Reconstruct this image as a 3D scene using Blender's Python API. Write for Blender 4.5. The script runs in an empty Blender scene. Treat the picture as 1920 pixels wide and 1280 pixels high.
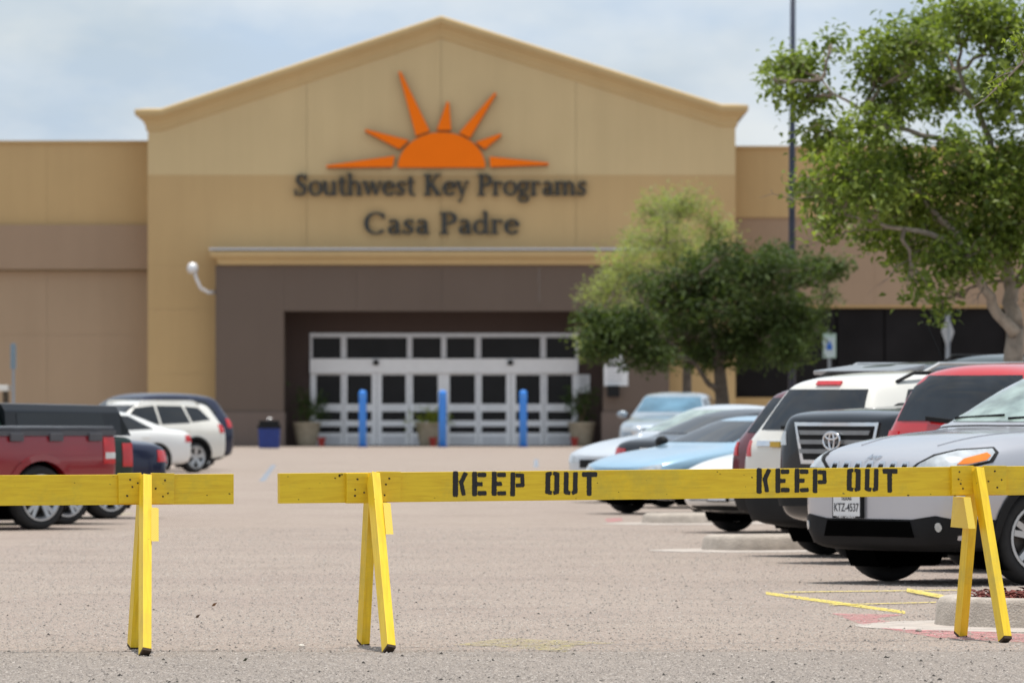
import bpy, bmesh, math, random
import numpy as np
from mathutils import Vector, Matrix
from mathutils.bvhtree import BVHTree
from mathutils.geometry import delaunay_2d_cdt

random.seed(7); rng = np.random.default_rng(7)
R = math.radians
SC = bpy.context.scene
COL = SC.collection

# ------------------------------------------------------------------ camera, sky, sun
F = 13333.3; H = 1.42; YH = 747.0
cd = bpy.data.cameras.new('camera'); cam = bpy.data.objects.new('camera', cd); COL.objects.link(cam)
cd.sensor_fit = 'HORIZONTAL'; cd.sensor_width = 36.0; cd.lens = 250.0
cd.clip_start = 0.5; cd.clip_end = 3000
cam.location = (0, 0, H)
cam.rotation_euler = (R(90) + math.atan((YH - 640) / F), 0, 0)
cd.dof.use_dof = True; cd.dof.focus_distance = 41.0; cd.dof.aperture_fstop = 7.5; cd.dof.aperture_blades = 0
SC.camera = cam

SUN_EL, SUN_AZ = 86.0, 30.0      # azimuth from +Y towards +X
w = bpy.data.worlds.new('World'); SC.world = w; w.use_nodes = True
nt = w.node_tree; N = nt.nodes; L = nt.links; N.clear()
out = N.new('ShaderNodeOutputWorld'); bg = N.new('ShaderNodeBackground'); bg.inputs[1].default_value = 0.12
sky = N.new('ShaderNodeTexSky'); sky.sky_type = 'NISHITA'; sky.sun_disc = False
sky.sun_elevation = R(SUN_EL); sky.sun_rotation = R(SUN_AZ); sky.dust_density = 2.0; sky.ozone_density = 1.5
tc = N.new('ShaderNodeTexCoord'); mp = N.new('ShaderNodeMapping'); mp.inputs['Scale'].default_value = (1, 1, 2.2)
mp.inputs['Location'].default_value = (0.37, 0.0, 0.11)
n1 = N.new('ShaderNodeTexNoise'); n1.inputs['Scale'].default_value = 20; n1.inputs['Detail'].default_value = 5; n1.inputs['Roughness'].default_value = 0.5
cr = N.new('ShaderNodeValToRGB'); cr.color_ramp.elements[0].position = 0.36; cr.color_ramp.elements[0].color = (.72, .72, .72, 1)
cr.color_ramp.elements[1].position = 0.66; cr.color_ramp.elements[1].color = (1, 1, 1, 1)
n2 = N.new('ShaderNodeTexNoise'); n2.inputs['Scale'].default_value = 17; n2.inputs['Detail'].default_value = 6; n2.inputs['Roughness'].default_value = .55
cc = N.new('ShaderNodeValToRGB')
cc.color_ramp.elements[0].position = .38; cc.color_ramp.elements[0].color = (3.8, 4.65, 5.7, 1)
cc.color_ramp.elements[1].position = .60; cc.color_ramp.elements[1].color = (5.7, 6.05, 6.3, 1)
mx = N.new('ShaderNodeMix'); mx.data_type = 'RGBA'
L.new(tc.outputs['Generated'], mp.inputs[0]); L.new(mp.outputs[0], n1.inputs[0]); L.new(mp.outputs[0], n2.inputs[0])
L.new(n1.outputs[0], cr.inputs[0]); L.new(n2.outputs[0], cc.inputs[0])
L.new(cr.outputs[0], mx.inputs[0]); L.new(sky.outputs[0], mx.inputs[6]); L.new(cc.outputs[0], mx.inputs[7])
L.new(mx.outputs[2], bg.inputs[0]); L.new(bg.outputs[0], out.inputs[0])

sd = bpy.data.lights.new('sun', 'SUN'); sd.energy = 3.6; sd.angle = R(0.53); sd.color = (1.0, 0.955, 0.88)
so = bpy.data.objects.new('sun', sd); COL.objects.link(so)
sv = Vector((math.sin(R(SUN_AZ)) * math.cos(R(SUN_EL)), math.cos(R(SUN_AZ)) * math.cos(R(SUN_EL)), math.sin(R(SUN_EL))))
so.rotation_euler = sv.to_track_quat('Z', 'Y').to_euler(); so.location = (0, 60, 60)
SC.view_settings.view_transform = 'Standard'; SC.view_settings.look = 'None'
SC.view_settings.exposure = 0.27; SC.view_settings.gamma = 1.0; SC.view_settings.use_curve_mapping = False
SC.render.engine = 'CYCLES'
SC.cycles.use_denoising = True; SC.cycles.max_bounces = 8; SC.cycles.transparent_max_bounces = 12
SC.cycles.sample_clamp_indirect = 8

# ------------------------------------------------------------------ helpers
def at(px, py, d): return Vector(((px - 960) / F * d, d, H - (py - YH) / F * d))
def gx(px, d): return (px - 960) / F * d
def gz(py, d): return H - (py - YH) / F * d
def gd(py): return H * F / (py - YH)

MATS = {}
def mat(name, col, rough=.6, metal=0.0, var=.08, vs=6.0, bump=0.0, bs=40.0, coat=0.0, spec=.5, emis=None, col2=None, trans=0.0, alpha=None):
    if name in MATS: return MATS[name]
    m = bpy.data.materials.new(name); m.use_nodes = True
    nt = m.node_tree; N = nt.nodes; L = nt.links; b = N['Principled BSDF']
    b.inputs['Roughness'].default_value = rough; b.inputs['Metallic'].default_value = metal
    b.inputs['Specular IOR Level'].default_value = spec
    b.inputs['Coat Weight'].default_value = coat; b.inputs['Coat Roughness'].default_value = .04
    tc = N.new('ShaderNodeTexCoord')
    n = N.new('ShaderNodeTexNoise'); n.inputs['Scale'].default_value = vs; n.inputs['Detail'].default_value = 5
    L.new(tc.outputs['Object'], n.inputs[0])
    r = N.new('ShaderNodeValToRGB'); e = r.color_ramp.elements
    c2 = col2 if col2 else tuple(min(1, c * (1 + var)) for c in col)
    c1 = tuple(c * (1 - var) for c in col)
    e[0].position = .3; e[0].color = (*c1, 1); e[1].position = .7; e[1].color = (*c2, 1)
    L.new(n.outputs[0], r.inputs[0]); L.new(r.outputs[0], b.inputs['Base Color'])
    if bump:
        nb = N.new('ShaderNodeTexNoise'); nb.inputs['Scale'].default_value = bs; nb.inputs['Detail'].default_value = 4
        bp = N.new('ShaderNodeBump'); bp.inputs['Strength'].default_value = bump; bp.inputs['Distance'].default_value = .02
        L.new(tc.outputs['Object'], nb.inputs[0]); L.new(nb.outputs[0], bp.inputs['Height']); L.new(bp.outputs[0], b.inputs['Normal'])
    if emis: b.inputs['Emission Color'].default_value = (*emis, 1); b.inputs['Emission Strength'].default_value = 1
    MATS[name] = m; return m

def paint(name, col, metal=0.0, rough=.28):
    if name in MATS: return MATS[name]
    dk = max(col) < .1
    m = mat(name, col, rough, metal, .05, 1.5, coat=.55 if dk else .9, spec=.2 if dk else .5)
    nt = m.node_tree; N = nt.nodes; L = nt.links; b = N['Principled BSDF']
    tc = N.new('ShaderNodeTexCoord'); n = N.new('ShaderNodeTexNoise'); n.inputs['Scale'].default_value = 3.5; n.inputs['Detail'].default_value = 6
    mr = N.new('ShaderNodeMapRange'); mr.inputs[1].default_value = .35; mr.inputs[2].default_value = .75
    mr.inputs[3].default_value = .02; mr.inputs[4].default_value = .14
    L.new(tc.outputs['Object'], n.inputs[0]); L.new(n.outputs[0], mr.inputs[0]); L.new(mr.outputs[0], b.inputs['Coat Roughness'])
    return m

class MB:
    def __init__(s): s.v = []; s.f = []
    def add(s, vs, fs):
        o = len(s.v); s.v += [tuple(v) for v in vs]; s.f += [tuple(i + o for i in f) for f in fs]; return s
    def box(s, x0, x1, y0, y1, z0, z1):
        return s.add([(x, y, z) for x in (x0, x1) for y in (y0, y1) for z in (z0, z1)],
                     [(0, 1, 3, 2), (4, 6, 7, 5), (0, 4, 5, 1), (2, 3, 7, 6), (0, 2, 6, 4), (1, 5, 7, 3)])
    def bar(s, p, q, a, b, up=(0, 0, 1), a2=None, b2=None):
        p = Vector(p); q = Vector(q); t = (q - p).normalized(); u = Vector(up)
        sx = t.cross(u)
        if sx.length < 1e-4: sx = t.cross(Vector((1, 0, 0)))
        sx.normalize(); sy = sx.cross(t).normalized()
        a2 = a if a2 is None else a2; b2 = b if b2 is None else b2
        vs = [p + sx * (i * a / 2) + sy * (j * b / 2) for i, j in ((-1, -1), (1, -1), (1, 1), (-1, 1))] + \
             [q + sx * (i * a2 / 2) + sy * (j * b2 / 2) for i, j in ((-1, -1), (1, -1), (1, 1), (-1, 1))]
        return s.add(vs, [(0, 3, 2, 1), (4, 5, 6, 7), (0, 1, 5, 4), (1, 2, 6, 5), (2, 3, 7, 6), (3, 0, 4, 7)])
    def tube(s, pts, rad, n=8, cap=True):
        pts = [Vector(p) for p in pts]; k = len(pts)
        rs = rad if isinstance(rad, (list, tuple)) else [rad] * k
        vs = []; fs = []; ref = Vector((.31, .2, .93)).normalized()
        for i, p in enumerate(pts):
            t = (pts[min(i + 1, k - 1)] - pts[max(i - 1, 0)]).normalized()
            a = t.cross(ref)
            if a.length < .1: a = t.cross(Vector((1, 0, 0)))
            a.normalize(); b = t.cross(a)
            for j in range(n):
                th = 2 * math.pi * j / n; vs.append(p + (a * math.cos(th) + b * math.sin(th)) * rs[i])
        for i in range(k - 1):
            for j in range(n):
                fs.append((i * n + j, i * n + (j + 1) % n, (i + 1) * n + (j + 1) % n, (i + 1) * n + j))
        if cap: fs.append(tuple(range(n - 1, -1, -1))); fs.append(tuple((k - 1) * n + j for j in range(n)))
        return s.add(vs, fs)
    def lathe(s, prof, c=(0, 0, 0), n=24, axis='Z', closed=False):
        vs = []; fs = []; k = len(prof)
        for j in range(n):
            th = 2 * math.pi * j / n; ct, st = math.cos(th), math.sin(th)
            for r, h in prof:
                p = (r * ct, r * st, h) if axis == 'Z' else ((r * ct, h, r * st) if axis == 'Y' else (h, r * ct, r * st))
                vs.append((c[0] + p[0], c[1] + p[1], c[2] + p[2]))
        for j in range(n):
            for i in range(k if closed else k - 1):
                a = j * k + i; b = j * k + (i + 1) % k; cc_ = ((j + 1) % n) * k + (i + 1) % k; d = ((j + 1) % n) * k + i
                fs.append((a, b, cc_, d))
        return s.add(vs, fs)
    def prism(s, poly, y0, y1, plane='XZ'):
        n = len(poly)
        def P(a, b, y): return (a, y, b) if plane == 'XZ' else ((y, a, b) if plane == 'YZ' else (a, b, y))
        vs = [P(a, b, y0) for a, b in poly] + [P(a, b, y1) for a, b in poly]
        return s.add(vs, [tuple(range(n)), tuple(range(2 * n - 1, n - 1, -1))] + [(i, (i + 1) % n, n + (i + 1) % n, n + i) for i in range(n)])
    def mesh(s, name, loc=(0, 0, 0), smooth=False, fix=True):
        me = bpy.data.meshes.new(name); lx, ly, lz = loc
        me.from_pydata([(x - lx, y - ly, z - lz) for x, y, z in s.v], [], s.f); me.update()
        if fix:
            bm = bmesh.new(); bm.from_mesh(me); bmesh.ops.recalc_face_normals(bm, faces=bm.faces); bm.to_mesh(me); bm.free()
        if smooth: me.polygons.foreach_set('use_smooth', [True] * len(me.polygons))
        return me

ORG = {}
def link(name, me, m=None, parent=None):
    o = bpy.data.objects.new(name, me)
    if m is not None and me is not None and not me.materials: me.materials.append(m)
    COL.objects.link(o)
    if parent is not None: o.parent = parent; ORG[o.name] = ORG.get(parent.name, (0, 0, 0))
    return o
def thing(name, label, cat, loc=(0, 0, 0), group=None):
    o = bpy.data.objects.new(name, None); COL.objects.link(o); o.location = loc; ORG[o.name] = tuple(loc)
    o.empty_display_size = .2
    o['label'] = label; o['category'] = cat
    if group: o['group'] = group
    return o
def part(name, mb, m, parent, smooth=False, label=None, bevel=0, kind=None, fix=True):
    me = mb.mesh(name, ORG.get(parent.name, (0, 0, 0)), smooth, fix)
    if bevel: bev(me, bevel)
    o = link(name, me, m, parent)
    if label: o['label'] = label
    if kind: o['kind'] = kind
    return o
def single(name, mb, m, label, cat, loc=(0, 0, 0), group=None, smooth=False, bevel=0):
    me = mb.mesh(name, loc, smooth)
    if bevel: bev(me, bevel)
    o = link(name, me, m); o.location = loc; o['label'] = label; o['category'] = cat
    if group: o['group'] = group
    return o
def struct(name, mb, m, kind='structure', smooth=False, bevel=0):
    me = mb.mesh(name, (0, 0, 0), smooth)
    if bevel: bev(me, bevel)
    o = link(name, me, m); o['kind'] = kind; return o
def bev(me, w, seg=2):
    bm = bmesh.new(); bm.from_mesh(me); bmesh.ops.remove_doubles(bm, verts=bm.verts, dist=1e-5)
    es = [e for e in bm.edges if len(e.link_faces) == 2 and e.calc_face_angle(0) > .4]
    if es: bmesh.ops.bevel(bm, geom=es, offset=w, segments=seg, affect='EDGES', profile=.7, clamp_overlap=True)
    bm.to_mesh(me); bm.free()
def autosmooth(me, ang=.6):
    bm = bmesh.new(); bm.from_mesh(me)
    for f in bm.faces: f.smooth = True
    for e in bm.edges: e.smooth = not (len(e.link_faces) == 2 and e.calc_face_angle(0) > ang)
    bm.to_mesh(me); bm.free()

# ------------------------------------------------------------------ materials
def asphalt():
    m = bpy.data.materials.new('worn_asphalt'); m.use_nodes = True; nt = m.node_tree; N = nt.nodes; L = nt.links; b = N['Principled BSDF']
    b.inputs['Roughness'].default_value = .95; b.inputs['Specular IOR Level'].default_value = .15
    tc = N.new('ShaderNodeTexCoord')
    def noise(sc, det=4, rgh=.55):
        n = N.new('ShaderNodeTexNoise'); n.inputs['Scale'].default_value = sc; n.inputs['Detail'].default_value = det; n.inputs['Roughness'].default_value = rgh
        L.new(tc.outputs['Object'], n.inputs[0]); return n
    def ramp(n, p0, c0, p1, c1):
        r = N.new('ShaderNodeValToRGB'); r.color_ramp.elements[0].position = p0; r.color_ramp.elements[0].color = (*c0, 1)
        r.color_ramp.elements[1].position = p1; r.color_ramp.elements[1].color = (*c1, 1); L.new(n, r.inputs[0]); return r
    def mix(a, b_, f, mode='MULTIPLY'):
        x = N.new('ShaderNodeMix'); x.data_type = 'RGBA'; x.blend_type = mode
        if isinstance(f, float): x.inputs[0].default_value = f
        else: L.new(f, x.inputs[0])
        L.new(a, x.inputs[6]); L.new(b_, x.inputs[7]); return x.outputs[2]
    # broad tone: pinkish beige field, greyer strip in front of the board's shadow line
    base = ramp(noise(.35, 5).outputs[0], .3, (.30, .25, .222), .7, (.335, .285, .25))
    sep = N.new('ShaderNodeSeparateXYZ'); L.new(tc.outputs['Object'], sep.inputs[0])
    mr = N.new('ShaderNodeMapRange'); mr.inputs[1].default_value = TONE_EDGE - .1; mr.inputs[2].default_value = TONE_EDGE + .05
    mr.inputs[3].default_value = 1; mr.inputs[4].default_value = 0; L.new(sep.outputs[1], mr.inputs[0])
    grey = ramp(noise(1.2, 4).outputs[0], .3, (.25, .222, .20), .7, (.285, .252, .228))
    c = mix(base.outputs[0], grey.outputs[0], mr.outputs[0], 'MIX')
    # aggregate speckle
    v = N.new('ShaderNodeTexVoronoi'); v.inputs['Scale'].default_value = 75; L.new(tc.outputs['Object'], v.inputs[0])
    hs = N.new('ShaderNodeSeparateColor'); L.new(v.outputs['Color'], hs.inputs[0])
    sp = ramp(hs.outputs[0], .05, (.72, .7, .68), .95, (1.3, 1.27, 1.23))
    c = mix(c, sp.outputs[0], .8)
    sp2 = ramp(noise(28, 6, .7).outputs[0], .34, (.72, .72, .72), .62, (1.12, 1.12, 1.12)); c = mix(c, sp2.outputs[0], .75)
    st = ramp(noise(.9, 6, .65).outputs[0], .28, (.8, .79, .78), .5, (1.03, 1.03, 1.03)); c = mix(c, st.outputs[0], .6)
    L.new(c, b.inputs['Base Color'])
    bp = N.new('ShaderNodeBump'); bp.inputs['Strength'].default_value = .55; bp.inputs['Distance'].default_value = .006
    L.new(v.outputs['Distance'], bp.inputs['Height']); L.new(bp.outputs[0], b.inputs['Normal'])
    return m
TONE_EDGE = gd(1222) + .15
ASPH = asphalt()

def yellow_wood():
    m = bpy.data.materials.new('yellow_painted_wood'); m.use_nodes = True; nt = m.node_tree; N = nt.nodes; L = nt.links; b = N['Principled BSDF']
    b.inputs['Roughness'].default_value = .5
    tc = N.new('ShaderNodeTexCoord'); mp = N.new('ShaderNodeMapping'); mp.inputs['Scale'].default_value = (1.2, 14, 14)
    L.new(tc.outputs['UV'], mp.inputs[0])
    n = N.new('ShaderNodeTexNoise'); n.inputs['Scale'].default_value = 4; n.inputs['Detail'].default_value = 6; n.inputs['Distortion'].default_value = .8
    L.new(mp.outputs[0], n.inputs[0])
    r = N.new('ShaderNodeValToRGB'); e = r.color_ramp.elements
    e[0].position = .25; e[0].color = (.74, .475, .012, 1); e[1].position = .6; e[1].color = (.86, .60, .02, 1)
    L.new(n.outputs[0], r.inputs[0])
    # dirt patches
    n2 = N.new('ShaderNodeTexNoise'); n2.inputs['Scale'].default_value = 3.2; n2.inputs['Detail'].default_value = 8; n2.inputs['Roughness'].default_value = .7
    L.new(tc.outputs['Object'], n2.inputs[0])
    r2 = N.new('ShaderNodeValToRGB'); r2.color_ramp.elements[0].position = .5; r2.color_ramp.elements[0].color = (0, 0, 0, 1)
    r2.color_ramp.elements[1].position = .76; r2.color_ramp.elements[1].color = (.7, .7, .7, 1); L.new(n2.outputs[0], r2.inputs[0])
    x = N.new('ShaderNodeMix'); x.data_type = 'RGBA'; L.new(r2.outputs[0], x.inputs[0]); L.new(r.outputs[0], x.inputs[6]); x.inputs[7].default_value = (.5, .40, .05, 1)
    # paint chips and scratches
    n3 = N.new('ShaderNodeTexNoise'); n3.inputs['Scale'].default_value = 22; n3.inputs['Detail'].default_value = 6; n3.inputs['Roughness'].default_value = .75
    mp3 = N.new('ShaderNodeMapping'); mp3.inputs['Scale'].default_value = (.45, 1, 1.6); L.new(tc.outputs['Object'], mp3.inputs[0]); L.new(mp3.outputs[0], n3.inputs[0])
    r3 = N.new('ShaderNodeValToRGB'); r3.color_ramp.elements[0].position = .675; r3.color_ramp.elements[0].color = (0, 0, 0, 1)
    r3.color_ramp.elements[1].position = .70; r3.color_ramp.elements[1].color = (1, 1, 1, 1); L.new(n3.outputs[0], r3.inputs[0])
    y = N.new('ShaderNodeMix'); y.data_type = 'RGBA'; L.new(r3.outputs[0], y.inputs[0]); L.new(x.outputs[2], y.inputs[6]); y.inputs[7].default_value = (.10, .07, .03, 1)
    L.new(y.outputs[2], b.inputs['Base Color'])
    bp = N.new('ShaderNodeBump'); bp.inputs['Strength'].default_value = .2; bp.inputs['Distance'].default_value = .001
    L.new(n.outputs[0], bp.inputs['Height']); L.new(bp.outputs[0], b.inputs['Normal'])
    return m
YEL = yellow_wood()
def end_grain():
    m = bpy.data.materials.new('yellow_end_grain'); m.use_nodes = True; nt = m.node_tree; N = nt.nodes; L = nt.links; b = N['Principled BSDF']
    b.inputs['Roughness'].default_value = .7
    tc = N.new('ShaderNodeTexCoord'); mp = N.new('ShaderNodeMapping'); mp.inputs['Location'].default_value = (.12, 0, .09)
    wv = N.new('ShaderNodeTexWave'); wv.wave_type = 'RINGS'; wv.rings_direction = 'Y'; wv.inputs['Scale'].default_value = 42; wv.inputs['Distortion'].default_value = 2; wv.inputs['Detail'].default_value = 3
    L.new(tc.outputs['Object'], mp.inputs[0]); L.new(mp.outputs[0], wv.inputs[0])
    r = N.new('ShaderNodeValToRGB'); r.color_ramp.elements[0].position = .0; r.color_ramp.elements[0].color = (.58, .37, .03, 1)
    r.color_ramp.elements[1].position = .6; r.color_ramp.elements[1].color = (.78, .58, .07, 1)
    L.new(wv.outputs[0], r.inputs[0]); L.new(r.outputs[0], b.inputs['Base Color']); return m
ENDG = end_grain()
DARKWOOD = mat('bare_dark_wood', (.05, .032, .02), .9, var=.4, vs=30)
NAIL = mat('rusty_nail', (.035, .022, .014), .7, var=.3)
GLASS = mat('tinted_glass', (.012, .014, .016), .05, var=.2, vs=2, spec=.6)
GLASSL = mat('clear_windscreen', (.26, .33, .30), .06, var=.55, vs=4, spec=.6, coat=.3)
GLASSG = mat('grey_glass', (.014, .017, .021), .05, var=.5, vs=3, spec=.6)
RUB = mat('tyre_rubber', (.018, .018, .019), .85, var=.2, vs=20)
ALLOY = mat('alloy_rim', (.5, .51, .52), .3, .8, .06)
BLK = mat('black_plastic', (.011, .0115, .0125), .7, var=.15, spec=.25)
CHR = mat('chrome', (.75, .76, .78), .12, 1.0, .04)
REDL = mat('red_lens', (.55, .012, .015), .15, var=.15, coat=.6)
ORANL = mat('amber_lens', (.85, .22, .01), .2, var=.15, coat=.6)
CLRL = mat('clear_lens', (.55, .58, .6), .12, .3, .25, 12, coat=.8)
WHT = mat('white_sign_face', (.75, .76, .77), .5, var=.03)
CONC = mat('pale_concrete', (.44, .385, .33), .9, var=.16, vs=9, bump=.5, bs=70)
CONC2 = mat('gutter_concrete', (.43, .38, .34), .92, var=.2, vs=5, bump=.5, bs=60)

def stucco(name, col, bump=.15):
    m = mat(name, col, .9, var=.04, vs=.35, bump=bump, bs=9, spec=.2)
    nt = m.node_tree; N = nt.nodes; L = nt.links; b = N['Principled BSDF']; src = b.inputs['Base Color'].links[0].from_socket
    tc = N.new('ShaderNodeTexCoord'); mp = N.new('ShaderNodeMapping'); mp.inputs['Scale'].default_value = (1.6, 1.6, .12)
    n = N.new('ShaderNodeTexNoise'); n.inputs['Scale'].default_value = 1.0; n.inputs['Detail'].default_value = 7; n.inputs['Roughness'].default_value = .7
    r_ = N.new('ShaderNodeValToRGB'); r_.color_ramp.elements[0].position = .32; r_.color_ramp.elements[0].color = (.86, .85, .84, 1); r_.color_ramp.elements[1].position = .6; r_.color_ramp.elements[1].color = (1.03, 1.03, 1.03, 1)
    x = N.new('ShaderNodeMix'); x.data_type = 'RGBA'; x.blend_type = 'MULTIPLY'; x.inputs[0].default_value = .28
    L.new(tc.outputs['Object'], mp.inputs[0]); L.new(mp.outputs[0], n.inputs[0]); L.new(n.outputs[0], r_.inputs[0]); L.new(src, x.inputs[6]); L.new(r_.outputs[0], x.inputs[7]); L.new(x.outputs[2], b.inputs['Base Color'])
    return m
GOLD = stucco('golden_tan_stucco', (.53, .368, .182))
GREYT = stucco('greyish_tan_stucco', (.61, .47, .26))
MAUVE = stucco('mauve_brown_stucco', (.36, .255, .175))
TAUPE = stucco('taupe_stucco', (.40, .29, .195))
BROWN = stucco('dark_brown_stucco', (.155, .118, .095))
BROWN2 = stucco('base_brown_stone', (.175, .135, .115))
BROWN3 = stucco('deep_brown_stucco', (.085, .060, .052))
CORN = stucco('cornice_tan', (.56, .41, .21))
ALU = mat('pale_aluminium', (.62, .63, .65), .45, .1, .05)
DGL = mat('dark_door_glass', (.012, .012, .013), .35, var=.2, vs=1.5, spec=.2)
DMESH = mat('black_mesh_panel', (.014, .013, .014), .7, var=.25, vs=.8, spec=.1)

# ------------------------------------------------------------------ ground
g = MB()
NXg, NYg = 1, 1
g.add([(-900, -60, 0), (900, -60, 0), (900, 1600, 0), (-900, 1600, 0)], [(0, 1, 2, 3)])
struct('ground', g, ASPH)

def sheet(name, polys, z, m):
    mb = MB()
    for p in polys: mb.add([(x, y, z) for x, y in p], [tuple(range(len(p)))])
    o = struct(name, mb, m); return o
def gp(px, py): d = gd(py); return (gx(px, d), d)
def wornpaint(name, col, thr=.5, sc=30, soft=.08):
    m = bpy.data.materials.new(name); m.use_nodes = True; nt = m.node_tree; N = nt.nodes; L = nt.links; b = N['Principled BSDF']
    b.inputs['Base Color'].default_value = (*col, 1); b.inputs['Roughness'].default_value = .8
    tc = N.new('ShaderNodeTexCoord'); n = N.new('ShaderNodeTexNoise'); n.inputs['Scale'].default_value = sc; n.inputs['Detail'].default_value = 6; n.inputs['Roughness'].default_value = .7
    L.new(tc.outputs['Object'], n.inputs[0])
    mr = N.new('ShaderNodeMapRange'); mr.inputs[1].default_value = thr - soft; mr.inputs[2].default_value = thr + soft
    L.new(n.outputs[0], mr.inputs[0]); L.new(mr.outputs[0], b.inputs['Alpha']); return m
PY = wornpaint('worn_yellow_paint', (.70, .56, .11), .46)
PYF = wornpaint('faded_yellow_paint', (.52, .45, .18), .57, 14, .1)
PP = wornpaint('pink_spray_paint', (.62, .24, .25), .54, 9, .14)
PB = wornpaint('blue_spray_paint', (.28, .38, .5), .52, 6, .15)
def line(px0, py0, px1, py1, wpx):      # painted stripe between two ground points, wpx = height in px
    a = gp(px0, py0 - wpx / 2); b = gp(px1, py1 - wpx / 2); c = gp(px1, py1 + wpx / 2); d_ = gp(px0, py0 + wpx / 2)
    return [a, b, c, d_]
sheet('parking_line', [line(1436, 1112, 1697, 1148, 5.5)], .004, PY)
sheet('parking_line', [line(1470, 1111, 1800, 1107, 1.3)], .008, PY)
sheet('parking_line', [line(1700, 1108, 1790, 1125, 7)], .012, PY)
sheet('parking_line', [line(1555, 1135, 1755, 1130, 1.3)], .008, PY)
sheet('faded_ground_marking', [[gp(850, 1209), gp(950, 1196), gp(1160, 1205), gp(1080, 1210), gp(1060, 1223), gp(960, 1214)]], .004, PYF)
sheet('pink_ground_paint', [[gp(1560, 1150), gp(1700, 1152), gp(1640, 1160), gp(1700, 1172), gp(1960, 1192), gp(1960, 1206), gp(1760, 1196), gp(1620, 1172)]], .004, PP)
sheet('pink_ground_mark', [[gp(1135, 972), gp(1165, 970), gp(1168, 977), gp(1138, 979)]], .004, PP)
sheet('blue_ground_paint', [[gp(485, 902), gp(497, 902), gp(518, 872), gp(510, 871)]], .004, PB)
sheet('blue_ground_paint', [[gp(1000, 876), gp(1010, 876), gp(1009, 860), gp(1002, 861)]], .004, PB)
for (p0, q0, p1, q1) in ((0, 985, 250, 962), (300, 862, 420, 857), (400, 905, 300, 925)):
    sheet('parking_line', [line(p0, q0, p1, q1, 3)], .004, wornpaint('faint_line_%d' % p0, (.5, .44, .3), .5, 5, .15))
# board shadow painted as a thin dark strip along the greyer asphalt's edge
sm = MB(); xs = np.linspace(-6, 3.9, 160); pr = []
for i, x in enumerate(xs):
    yy = TONE_EDGE + .0 + .02 * math.sin(x * 2.1) + random.uniform(-.012, .012) + (x + 1) * .012; pr.append((x, yy))
for i in range(len(pr) - 1):
    wd = random.uniform(.006, .02)
    sm.add([(pr[i][0], pr[i][1] - wd, .0065), (pr[i + 1][0], pr[i + 1][1] - wd, .0065), (pr[i + 1][0], pr[i + 1][1] + wd, .0065), (pr[i][0], pr[i][1] + wd, .0065)], [(0, 1, 2, 3)])
struct('board_shadow_strip', sm, mat('board_shadow_dark', (.09, .08, .072), .9, var=.3))

# loose grit (stuff)
def scatter_mesh(name, n, xr, yr, s0, s1, m, kind='stuff', colr=True):
    x = rng.uniform(*xr, n); y = yr[0] + (yr[1] - yr[0]) * rng.random(n) ** 3.0; s = s0 + (s1 - s0) * rng.random(n) ** 3
    base = np.array([(1, 0, 0), (0, 1, 0), (-1, 0, 0), (0, -1, 0), (0, 0, .7), (0, 0, -.2)], float)
    V = base[None] * s[:, None, None] * rng.uniform(.6, 1.3, (n, 6, 3))
    th = rng.uniform(0, 6.28, n); c, s_ = np.cos(th), np.sin(th)
    Vx = V[:, :, 0] * c[:, None] - V[:, :, 1] * s_[:, None] + x[:, None]; Vy = V[:, :, 0] * s_[:, None] + V[:, :, 1] * c[:, None] + y[:, None]
    P = np.stack([Vx, Vy, V[:, :, 2] + s[:, None] * .2], -1).reshape(-1, 3)
    f0 = np.array([(0, 1, 4), (1, 2, 4), (2, 3, 4), (3, 0, 4)]); Fc = (f0[None] + (np.arange(n) * 6)[:, None, None]).reshape(-1, 3)
    me = bpy.data.meshes.new(name); me.from_pydata(P.tolist(), [], Fc.tolist()); me.update()
    o = link(name, me, m); o['kind'] = kind; return o
GRIT = mat('grit', (.22, .19, .17), .9, var=.45, vs=45, col2=(.52, .46, .41))
scatter_mesh('grit', 230000, (-4.8, 4.8), (34.6, 78.0), .0035, .0115, GRIT)
scatter_mesh('dark_grit', 1500, (-4.4, 4.4), (34.7, 56.0), .004, .015, mat('dark_grit', (.04, .035, .03), .9, var=.4))

# ------------------------------------------------------------------ store building
BD = 211.0                        # portal front plane
GW = BD + 1.0                     # gable wall plane
WW = BD + 2.6                     # wing wall plane
bx0 = (gx(828, GW), GW, 0)
B = thing('store_building', 'big tan store building with gabled front, sliding entrance doors and brown portal', 'building', bx0)
BPJ = mat('joint_filler', (.46, .36, .21), .9)
def pb(x0, x1, y0, y1, d, dep, inset=0.0):
    mb = MB(); a = at(x0, y1, d); b = at(x1, y0, d)
    return mb.box(a.x + inset, b.x - inset, d, d + dep, a.z + inset, b.z - inset)
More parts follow.
